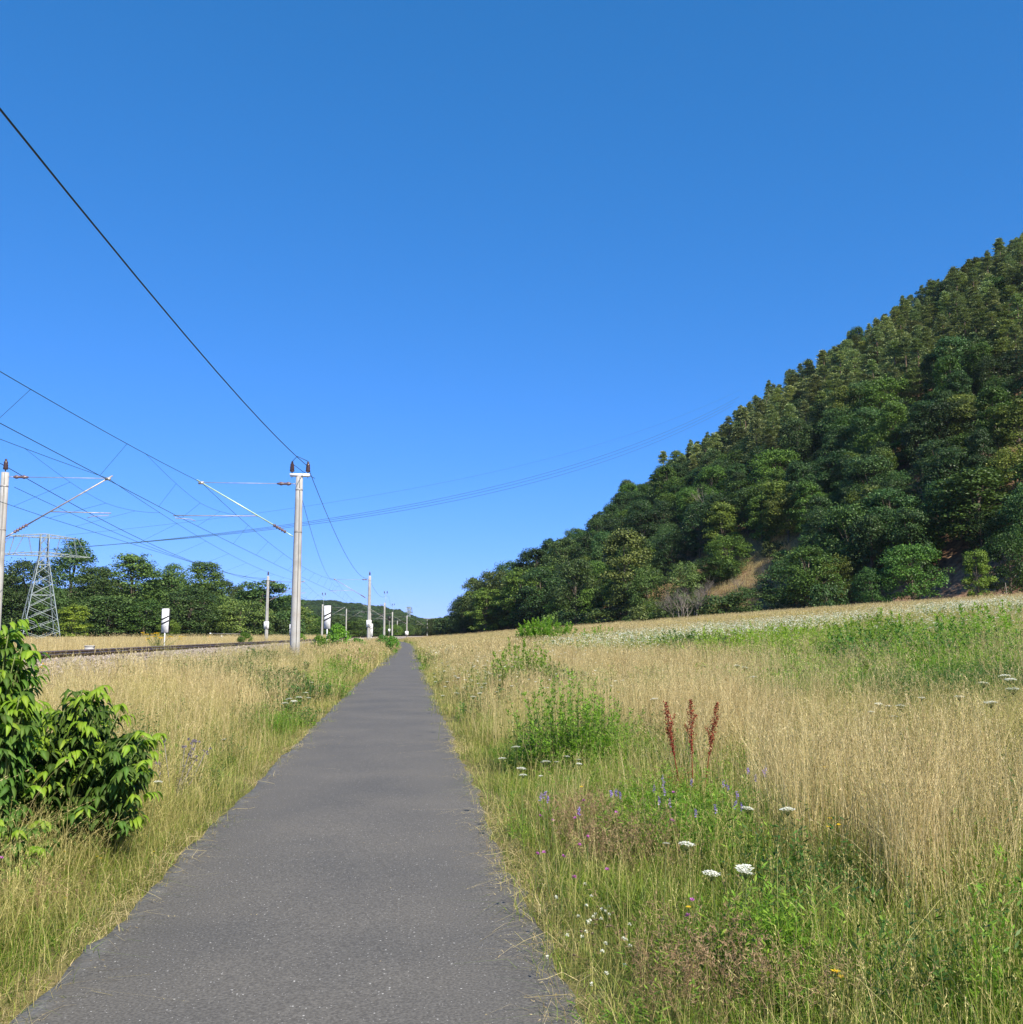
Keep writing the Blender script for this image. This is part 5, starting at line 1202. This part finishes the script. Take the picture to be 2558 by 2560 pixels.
def tipset(pts, by, bx, bz, Yj):
    out = []
    for (px, py) in pts:
        for k in range(3):
            Y = by + rg.uniform(-Yj, Yj); p = at(px + rg.uniform(-14, 14), py + rg.uniform(-5, 30) * (k > 0), Y); out.append((p.x - bx, p.y - by, p.z - bz))
    return out
by = 7.7; bx = xat(150, by); bz = gz1(bx, by)
pts = [(250, 1712), (205, 1725), (290, 1760), (160, 1775), (110, 1765), (60, 1800), (20, 1830), (330, 1825), (370, 1835), (290, 1850), (230, 1870), (170, 1880), (110, 1900), (40, 1910), (345, 1930), (290, 1930), (220, 1910), (150, 1960), (80, 1960), (20, 1990), (270, 1990), (200, 2010), (120, 2030), (50, 2060), (350, 1985), (10, 2080), (-60, 1900), (-40, 1990), (-100, 1850), (240, 1800), (190, 1830), (310, 1890), (320, 2040), (260, 2060), (180, 2070), (110, 2090), (40, 2120), (360, 1900), (60, 1930), (140, 1840), (200, 1940), (90, 2000), (320, 1960), (20, 1900), (-20, 2050)]
shrub('leafy_shrub', (bx, by, bz), tipset(pts, by, bx, bz, .55), 'big leafy green shrub with drooping yellow green young leaves beside the path at left', 5, 13, 300, .086)
by = 7.0; bx = xat(-25, by); bz = gz1(bx, by)
pts = [(20, 1545), (45, 1600), (0, 1570), (60, 1660), (30, 1640), (-20, 1560), (50, 1720), (20, 1700), (-40, 1620), (60, 1750), (10, 1760), (-70, 1600), (-60, 1720), (-30, 1800)]
shrub('leafy_shrub', (bx, by, bz), tipset(pts, by, bx, bz, .30), 'tall leafy branches rising at the very left edge before the mast', 6, 12, 260, .088)
by = 6.6; bx = xat(40, by); bz = gz1(bx, by)
shrub('leafy_shrub', (bx, by, bz), tipset([(20, 2040), (60, 2060), (-20, 2060), (90, 2110), (0, 2110), (40, 2150)], by, bx, bz, .25), 'low green shoots under the big shrub at the left edge', 7, 5, 120, .07)

# leafy clumps and bushes, each a plant of its own
def clump(name, px, py, h, rad, kind, label, n=26, leaf=.085, lw=.02, seed=1, cat='plant', group=None, top=False):
    x, y = G(px, py); z = gz1(x, y); r = np.random.RandomState(seed); t = empty(name, (x, y, z), 0, label=label, cat=cat, group=group); st = MB(); lf = MB()
    for i in range(n):
        a = r.uniform(0, 6.28); q = rad * math.sqrt(r.uniform(0, 1)); b = np.array([math.cos(a) * q, math.sin(a) * q, -.03]); hh = h * r.uniform(.45, 1.08) * (1 - .40 * (q / rad) ** 2)
        tp = b + np.array([r.normal(0, .10) * hh + b[0] * .25, r.normal(0, .10) * hh + b[1] * .25, hh]); st.tube([b, (b + tp) / 2 + r.normal(0, .01, 3), tp], [.004, .003, .0015], 4, .5, caps=False)
        k = int(30 * hh / .7) + 6; u = r.uniform(.08, 1, k) ** .8; P = b + (tp - b) * u[:, None]; aa = r.uniform(0, 6.28, k); D = np.stack([np.cos(aa), np.sin(aa), r.uniform(-.1, .8, k) + .5 * (u > .85)], 1)
        lf.leaves(P, D, np.tile([0, 0, 1.], (k, 1)) + r.randn(k, 3) * .25, leaf * r.uniform(.6, 1.2, k) * (1.15 - .5 * u), lw, np.clip(.25 + .5 * u + .15 * r.randn(k), 0, 1))
    st.build('stems', [MT['stem']], t); tag(t.children[0], kind='stuff'); o = lf.build('leaves', [MT[kind]], t); tag(o, kind='stuff')
    return t
clump('leafy_plant', 1432, 1935, 1.15, .60, 'bright', 'tall bright green leafy clump beside the path standing in front of dry straw', 230, .082, .019, 1)
clump('leafy_plant', 1492, 1915, 1.12, .12, 'bright', 'slim leafy shoot right of the tall bright green clump', 3, .07, .017, 2)
clump('leafy_plant', 1312, 1750, 1.5, .66, 'bright', 'upright mugwort like clump behind the bright one near the path', 120, .12, .034, 3)
clump('leafy_plant', 1235, 1690, .8, .3, 'dgreen', 'small dark clump nearer the path left of the upright mugwort clump', 14, .08, .022, 31)
clump('leafy_plant', 1365, 1612, 2.3, 2.1, 'bright', 'bright green tall bushy patch on the meadow crest under the wood', 190, .26, .08, 4)
clump('leafy_plant', 1495, 1603, 1.3, 1.6, 'bright', 'lower bright green patch right of the crest bush', 70, .2, .06, 41)
clump('leafy_plant', 2200, 1650, 1.4, 1.3, 'bright', 'bright green herb stand in the right meadow below the white flowers', 170, .13, .035, 5)
clump('leafy_plant', 1900, 1670, 1.35, 2.2, 'bright', 'wide green herb stand in the middle of the meadow', 260, .12, .034, 6)
clump('leafy_plant', 1765, 1650, 1.2, 2.0, 'dgreen', 'darker green herb stand left of the wide one in the meadow', 170, .13, .036, 61)
clump('leafy_plant', 2330, 1668, 1.2, 2.0, 'dgreen', 'darker green herb stand right of the brightest meadow clump', 180, .13, .036, 62)
clump('leafy_plant', 2010, 1640, 1.2, 1.8, 'bright', 'yellowish green herb stand right of the wide middle one', 140, .14, .038, 63)
clump('leafy_plant', 2540, 1640, 1.3, 2.2, 'bright', 'green herb stand cut by the right photo edge', 160, .14, .038, 64)
clump('leafy_plant', 2430, 1690, 1.15, 1.9, 'bright', 'green herb stand at the right of the meadow', 200, .09, .025, 7)
clump('leafy_plant', 1665, 2150, .46, .42, 'bright', 'low bright green vetch like clump under the violet flowers', 130, .055, .018, 8)
clump('leafy_plant', 700, 1815, .55, .6, 'dgreen', 'green leafy weed clump at the left edge of the path', 110, .07, .022, 9)
clump('leafy_plant', 795, 1745, .7, .75, 'bright', 'green leafy weeds with yellow tips along the left path edge', 110, .085, .026, 10)
clump('leafy_plant', 845, 1692, .8, .9, 'bright', 'bright green weeds on the left path edge farther ahead', 90, .11, .034, 101)
clump('leafy_plant', 640, 1688, .9, .8, 'dgreen', 'dark green weed stand in the middle of the left verge', 80, .10, .03, 102)
clump('leafy_plant', 880, 1660, .9, 1.0, 'bright', 'low green growth below the bright bush on the left verge', 80, .13, .04, 103)
clump('leafy_plant', 1180, 1665, .8, .7, 'dgreen', 'small dark green clump on the right verge far ahead', 50, .12, .035, 104)
clump('leafy_plant', 2010, 2370, .3, .25, 'dgreen', 'dark green feathery clump in the near meadow at lower right', 40, .035, .010, 11)
clump('leafy_plant', 560, 1730, .8, .4, 'dgreen', 'dark weed stand on the left verge before the rails', 26, .07, .02, 12)
def bush_at(px, ytop, wpx, Y, tint, label, fl=None):
    x = xat(px, Y); z = gz1(x, Y); H = max(.6, at(px, ytop, Y).z - z); Wd = wpx / FPX * Y
    o = link('roadside_bush', LEAFB, None, (x, Y, z)); o.scale = (Wd / 3, Wd / 3, H / 2.0); o.color = (*tint, 1); return tag(o, label, 'bush', 'bushes on the strip between path and railway')
tr, cr = broad_tree(310, H=2.0, W=3.0, base=.02, ncl=46, nl=70, leaf=.15, loose=.5); LEAFB = both(tr, cr, 'roadside_bush', MT['bark'], MT['oak'])
bush_at(845, 1566, 66, 66, (2.3, 2.6, .9), 'bright green bush right of the nearest mast under the striped board')
bush_at(800, 1592, 50, 60, (2.2, 2.5, .9), 'low green bush touching the left side of the bright bush')
bush_at(958, 1590, 44, 105, (1.2, 1.6, .8), 'darker rounded bush at the foot of the second mast')
bush_at(982, 1593, 40, 88, (1.9, 2.3, .8), 'round green bush overhanging the path bend')
bush_at(745, 1583, 44, 105, (1.7, 2.1, .8), 'low bush seen beyond the rails right of the nearest mast')
bush_at(612, 1583, 42, 95, (1.8, 2.2, .8), 'green bush beyond the far track left of the plated mast')
bush_at(512, 1592, 15, 100, (2.0, 2.4, .8), 'tiny green bush beside the yellow triangle')
bush_at(895, 1598, 50, 80, (1.9, 2.3, .8), 'low leafy growth between the bright bush and the second mast')
# dock
x, y = G(1722, 2045); z = gz1(x, y)
t = empty('dock_plant', (x, y, z), 0, label='rust red dock plant with three seed spikes standing in the dry straw', cat='plant'); rr = np.random.RandomState(71)
for (px, py, pb) in [(1664, 1756, 1700), (1727, 1750, 1735), (1793, 1757, 1762)]:
    tp = at(px, py, y) - Vector((x, y, z)); bs = Vector((xat(pb, y) - x, 0, -.02)) * .6; mb = MB(); md = bs.lerp(tp, .5) + Vector((0, .02, 0)); mb.tube([bs, md, tp], [.005, .004, .0015], 5); s_ = mb.build('stalk', [MT['dock']], t)
    mb = MB(); n = 520; u = rr.uniform(0, 1, n); P = np.array(tp) + (np.array(md) - np.array(tp)) * (u * .92)[:, None]; P[:, :] += rr.randn(n, 3) * (.005 + .012 * np.sin(np.clip(u * 1.15, 0, 1) * math.pi) ** .7)[:, None] * np.array([1, 1, .6])
    mb.leaves(P, rr.randn(n, 3) + np.array([0, 0, .5]), rr.randn(n, 3), .014, .011, rr.uniform(0, 1, n)); mb.build('seed_spike', [MT['dock']], t)
    for k in range(2):
        mb = MB(); sd_ = tp.x * .0 + (1 if k else -1); q = md.lerp(tp, .35 + .2 * k); e = q + Vector((.05 * sd_, 0, .11)); n = 90; u = rr.uniform(0, 1, n); P = np.array(q) + (np.array(e) - np.array(q)) * u[:, None] + rr.randn(n, 3) * .007
        mb.leaves(P, rr.randn(n, 3), rr.randn(n, 3), .012, .010, rr.uniform(0, 1, n)); mb.build('side_spike', [MT['dock']], t)
mb = MB(); n = 260; P = rr.randn(n, 3) * np.array([.10, .05, .07]) + np.array([-.06, 0, .30]); mb.leaves(P, rr.randn(n, 3), rr.randn(n, 3), .016, .010, rr.uniform(0, 1, n)); mb.build('lower_seeds', [MT['dock']], t)

# umbels, one by one near the camera
def umbel_mesh(seed, Rr=.04):
    r = np.random.RandomState(seed); mb = MB(); k = 34
    for i in range(k):
        a = i * 2.4; q = Rr * math.sqrt((i + .5) / k); c = np.array([math.cos(a) * q, math.sin(a) * q, -.22 * q * q / Rr + r.uniform(-.002, .002)])
        n = 7; aa = r.uniform(0, 6.28, n); mb.leaves(np.tile(c, (n, 1)) + r.randn(n, 3) * .0018, np.stack([np.cos(aa), np.sin(aa), 0 * aa + .1], 1), np.tile([0, 0, 1.], (n, 1)) + r.randn(n, 3) * .2, .0085, .007, r.uniform(.2, 1, n), 0)
        mb.tube([(0, 0, -.045), tuple(c)], [.0007, .0006], 3, .5, 1, False)
    return mb.mesh('umbel', [MT['petal'], MT['stem']])
UM = [umbel_mesh(i) for i in range(4)]
def flower(name, px, py, h, me, s, label, group, cat='flower', tilt=.12, mat='stem', rad=.0022):
    x, y, z = Gh(px, py, h); t = empty(name, (x, y, z), 0, label=label, cat=cat, group=group); rg_ = random.Random(px * 7 + py)
    b = Vector((rg_.uniform(-.08, .08), rg_.uniform(-.05, .05), -.03)); mb = MB(); mb.tube([b, b * .4 + Vector((0, 0, h * .55)), (0, 0, h - .04 * s)], [rad * 1.2, rad, rad * .7], 4, caps=False); mb.build('stem', [MT[mat]], t)
    o = link('flower_head', me, t, (0, 0, h)); o.scale = (s,) * 3; o.rotation_euler = (rg_.uniform(-tilt, tilt) - .05, rg_.uniform(-tilt, tilt), rg_.uniform(0, 6)); return t
WH = [(1290, 1866, 1.0, 'cluster left of the bright green clump'), (1256, 1895, .9, 'cluster left of the bright green clump'), (1303, 1920, .9, 'cluster left of the bright green clump'), (1308, 1936, .7, 'cluster left of the bright green clump'), (1352, 1940, .4, 'cluster left of the bright green clump'),
 (1365, 1903, 1.0, 'group at the foot of the bright green clump'), (1392, 1904, .5, 'group at the foot of the bright green clump'), (1418, 1890, .6, 'group at the foot of the bright green clump'), (1446, 1898, .6, 'group at the foot of the bright green clump'), (1448, 1909, .6, 'group at the foot of the bright green clump'),
 (1870, 2020, .9, 'smaller one of two below the rust red dock'), (1968, 2021, 1.05, 'tallest big one right below the rust red dock'), (1718, 2107, 1.0, 'tilted one in dark leaves below the violet vetch'), (1666, 2109, .45, 'small round one left of the tilted one'),
 (1780, 2181, .95, 'lone flat one left of the stacked pair'), (1860, 2168, 1.0, 'upper one of the stacked pair'), (1866, 2180, .8, 'lower one of the stacked pair'),
 (1843, 1663, 1.6, 'three near the middle green herb stand'), (1863, 1668, 1.6, 'three near the middle green herb stand'), (1882, 1691, 1.6, 'three near the middle green herb stand'), (1636, 1746, 1.2, 'lone one left above the dock'),
 (2197, 1759, 1.0, 'loose group in the middle right straw'), (2222, 1765, .9, 'loose group in the middle right straw'), (2252, 1763, 1.2, 'loose group in the middle right straw'), (2178, 1778, .8, 'loose group in the middle right straw'), (2235, 1790, .9, 'loose group in the middle right straw'), (2398, 1740, 1.3, 'pair right of the loose group'), (2305, 1744, 1.0, 'pair right of the loose group'),
 (2512, 1687, 1.7, 'cluster at the right photo edge'), (2526, 1697, 1.6, 'cluster at the right photo edge'), (2532, 1720, 1.8, 'cluster at the right photo edge'), (2460, 1706, 1.7, 'cluster at the right photo edge'), (2476, 1754, 1.6, 'cluster at the right photo edge'),
 (395, 1953, .8, 'lone one beside the left shrub'), (722, 1746, 1.3, 'patch at the left edge of the path'), (735, 1752, 1.2, 'patch at the left edge of the path'), (748, 1742, 1.2, 'patch at the left edge of the path'), (712, 1757, 1.1, 'patch at the left edge of the path'), (764, 1731, 1.1, 'patch at the left edge of the path'), (772, 1744, .9, 'patch at the left edge of the path'), (779, 1706, .9, 'patch at the left edge of the path'), (560, 1848, .6, 'small pale one in the left verge')]
rr = random.Random(9)
for i in range(26): WH.append((rr.randint(1085, 1300), rr.randint(1640, 1745), rr.uniform(.7, 1.2), 'scatter along the right path edge far ahead'))
for i, (px, py, s, w_) in enumerate(WH):
    flower('white_umbel_flower', px, py, .55 if py > 1800 else .7, UM[i % 4], s, 'white umbel flower, ' + w_, 'white umbel flowers, ' + w_)
def head_mesh(name, mat, R_, n, cone=.6, L=.010, W=.006, flat=False, seed=1):
    r = np.random.RandomState(seed); mb = MB(); a = r.uniform(0, 6.28, n); D = np.stack([np.cos(a), np.sin(a), r.uniform(.0, .35 if flat else 1.6, n)], 1); mb.leaves(np.zeros((n, 3)) + D * R_ * .15, D, np.tile([0, 0, 1.], (n, 1)) + r.randn(n, 3) * .3, R_, W, r.uniform(0, 1, n)); return mb.mesh(name, [MT[mat]])
YEL = head_mesh('yellow_head', 'gold', .018, 34, flat=True, W=.006); PUR = head_mesh('purple_head', 'purple', .014, 40, W=.004, seed=2); CLV = head_mesh('clover_head', 'petal', .009, 34, W=.004, seed=5); CLB = head_mesh('clover_dry_head', 'brownhead', .009, 30, W=.004, seed=6)
r = np.random.RandomState(3); mb = MB(); n = 44; u = r.uniform(0, 1, n); a = r.uniform(0, 6.28, n); mb.leaves(np.stack([0 * u, 0 * u, -u * .05], 1), np.stack([np.cos(a), np.sin(a), -.2 + 0 * a], 1), r.randn(n, 3), .011, .005, r.uniform(0, 1, n)); VET = mb.mesh('vetch_head', [MT['vetch']])
for (px, py, h, s, w_) in [(1453, 1967, .35, 1.0, 'lone one below the bright green clump'), (2045, 1918, .6, .8, 'left one of the pair in the straw'), (2062, 1918, .6, .8, 'right one of the pair in the straw'), (2076, 2047, .45, 1.0, 'top one of the orange cluster'), (2098, 2063, .42, .9, 'right one of the orange cluster'), (2072, 2068, .4, .8, 'left one of the orange cluster'), (2090, 2430, .3, 1.1, 'upper one in the near green meadow'), (2104, 2443, .28, .7, 'lower one in the near green meadow'),
    (1546, 1731, .8, 1.5, 'one on a tall stem before the straw'), (233, 2063, .3, 1.5, 'big lone one on the left verge under the shrub'), (716, 1724, .5, 1.3, 'one behind the left path edge weeds'), (243, 2143, .2, .5, 'tiny upper one low on the left verge'), (251, 2148, .2, .5, 'tiny lower one low on the left verge'), (162, 2130, .2, .5, 'tiny one left of the verge pair'), (163, 2248, .2, .4, 'tiny one near the lower left verge'), (330, 2078, .25, .5, 'tiny one right of the big lone one'), (385, 2130, .2, .4, 'tiny one near the path edge'), (1722, 2270, .3, .7, 'tiny one in the low middle meadow'), (1378, 1798, .5, .7, 'small one on the bright clump')]:
    flower('yellow_flower', px, py, h, YEL, s, 'yellow flower, ' + w_, None)
for i, (px, py) in enumerate([(1459, 2003), (1541, 2034), (1383, 2054), (1470, 2095), (1450, 2115), (1410, 2143), (1518, 2178), (1436, 2195), (1352, 2042), (1437, 2048), (1445, 2038), (1360, 2135), (1345, 2136), (1730, 2254), (1720, 2292), (3, 2149)]):
    flower('purple_flower', px, py, .38, PUR, 1.0, 'small pink purple flower ' + ('at the left photo edge' if px < 100 else 'in the reddish grass by the path'), 'purple flowers in the reddish grass')
for i, (px, py) in enumerate([(1684, 1983), (1681, 2055)]): flower('purple_flower', px, py, .4, PUR, 1.2, 'deep pink flower ' + ('above' if not i else 'inside') + ' the low vetch clump', None)
for i, (px, py) in enumerate([(1355, 1983), (1365, 1978), (1371, 1988), (1527, 1976), (1540, 1973), (1549, 1976), (1637, 1962), (1655, 1938), (1662, 1952), (1660, 1968), (1648, 1991), (1673, 1997), (1447, 2018), (1810, 1950), (1818, 1960), (1842, 1978), (1840, 2001), (1854, 2007), (1739, 2020), (1788, 2012), (1870, 1920), (1915, 1915), (1908, 1925), (1960, 1950), (1890, 1935), (1728, 1948)]):
    flower('violet_flower', px, py, .5, VET, 1.15, ('violet vetch spike in the left knot of the drift under the dock' if px < 1700 else 'violet vetch spike in the middle of the drift below the dock' if px < 1830 else 'violet vetch spike at the right end of the drift in straw') if px > 1600 else 'violet vetch spike in the short grass left of the drift', 'violet vetch spikes ' + (('left knot' if px < 1700 else 'middle' if px < 1830 else 'right end') if px > 1600 else 'nearer the path'), tilt=.3)
for i in range(44):
    px = int(rr.gauss(1500, 55)); py = int(rr.gauss(2320, 45)); flower('clover_flower', px, py, .14, CLV if i % 3 else CLB, 1.2, 'small white clover head low in the verge' if i % 3 else 'faded brown clover head low in the verge', 'white clover heads in the verge' if i % 3 else 'brown clover heads in the verge', rad=.001)
# grey thistle and evening primrose
def weedy(px, py, h, label, heads_, name, hmat, n=9, leafmat='pstem', seed=3):
    x, y = G(px, py); z = gz1(x, y); r = np.random.RandomState(seed); t = empty(name, (x, y, z), 0, label=label, cat='plant'); st = MB(); hd = MB(); lf = MB()
    for i in range(n):
        e = np.array([r.normal(0, .16), r.normal(0, .12), h * r.uniform(.65, 1.05)]); b = np.array([0, 0, -.03]); m_ = (b + e) / 2 + r.normal(0, .03, 3); st.tube([b, m_, e], [.006, .004, .002], 5)
        k = 14; u = r.uniform(.1, .9, k); P = b + (e - b) * u[:, None]; a = r.uniform(0, 6.28, k); lf.leaves(P, np.stack([np.cos(a), np.sin(a), r.uniform(-.3, .5, k)], 1), np.tile([0, 0, 1.], (k, 1)) + r.randn(k, 3) * .4, .075, .02, r.uniform(0, 1, k))
        for q in range(heads_):
            c = e + r.normal(0, .022, 3); k = 26; D = r.randn(k, 3); hd.leaves(np.tile(c, (k, 1)), D, r.randn(k, 3), .018, .008, r.uniform(0, 1, k))
    st.build('stem', [MT[leafmat]], t); lf.build('leaves', [MT['pale']], t); tag(t.children[-1], kind='stuff'); hd.build('flower_heads', [MT[hmat]], t)
    return t
weedy(430, 2010, .62, 'greyish purple thistle plant with spiny heads right of the big shrub', 4, 'thistle', 'pstem', 9)
x = weedy(88, 1760, .85, 'pale yellow evening primrose spike between shrub and rails', 3, 'evening_primrose', 'gold', 3, 'stem', 5)
x = weedy(398, 1640, .9, 'yellow goldenrod stand at the foot of the lone striped board', 6, 'goldenrod', 'gold', 14, 'stem', 6)
x, Y = xat(396, 66), 66; bpy.data.objects['goldenrod'].location = (x, Y, gz1(x, Y) + .1); bpy.data.objects['goldenrod'].scale = (4.5, 2, 1.3)
# dry stalks leaning over the asphalt
rr2 = np.random.RandomState(77); mb = MB()
for i in range(80):
    right = rr2.rand() < .62; Y = 3.2 + 13 * rr2.rand() ** 1.5; xe = pathc(Y) + (1.2 if right else -1.2); s_ = -1 if right else 1
    b = np.array([xe - s_ * rr2.uniform(.0, .12), Y, gz1(xe, Y) + .01]); L_ = rr2.uniform(.12, .34); az = rr2.uniform(-.9, .9); d = np.array([s_ * math.cos(az), math.sin(az), 0]); h_ = rr2.uniform(.03, .12)
    P = [b, b + d * L_ * .4 + [0, 0, h_], b + d * L_ * .8 + [0, 0, h_ * .8], b + d * L_ + [0, 0, h_ * .35 + .03]]; mb.tube(P, [.0018, .0015, .0012, .0008], 3, rr2.uniform(.3, 1), caps=False)
    n = 6; u = rr2.uniform(.6, 1, n); Q = np.array(b)[None] + d[None] * (L_ * u)[:, None] + np.array([0, 0, 1.])[None] * (h_ * .7 * (1.3 - u) + .02)[:, None]; mb.leaves(Q, np.tile(d, (n, 1)) + rr2.randn(n, 3) * .2, rr2.randn(n, 3), .010, .0018, rr2.uniform(.3, 1, n))
o = mb.build('dry_stalks', [MT['straw']]); tag(o, label='dry stalks leaning from the verges over the asphalt edge', kind='stuff')

# ------------------------------------------------------------------ air
mb = MB(); mb.box((150, 2600, 82), (7400, 5500, 170)); hz_, ht_, hp_ = newmat('haze'); ht_.nodes.remove(hp_)
pv = ht_.nodes.new('ShaderNodeVolumePrincipled'); pv.inputs['Color'].default_value = (.80, .90, 1.0, 1); pv.inputs['Density'].default_value = .00005; pv.inputs['Anisotropy'].default_value = .2
ht_.links.new(pv.outputs[0], ht_.nodes['Material Output'].inputs['Volume'])
o = mb.build('haze', [hz_]); tag(o, label='thin blue summer haze over the valley', kind='stuff')
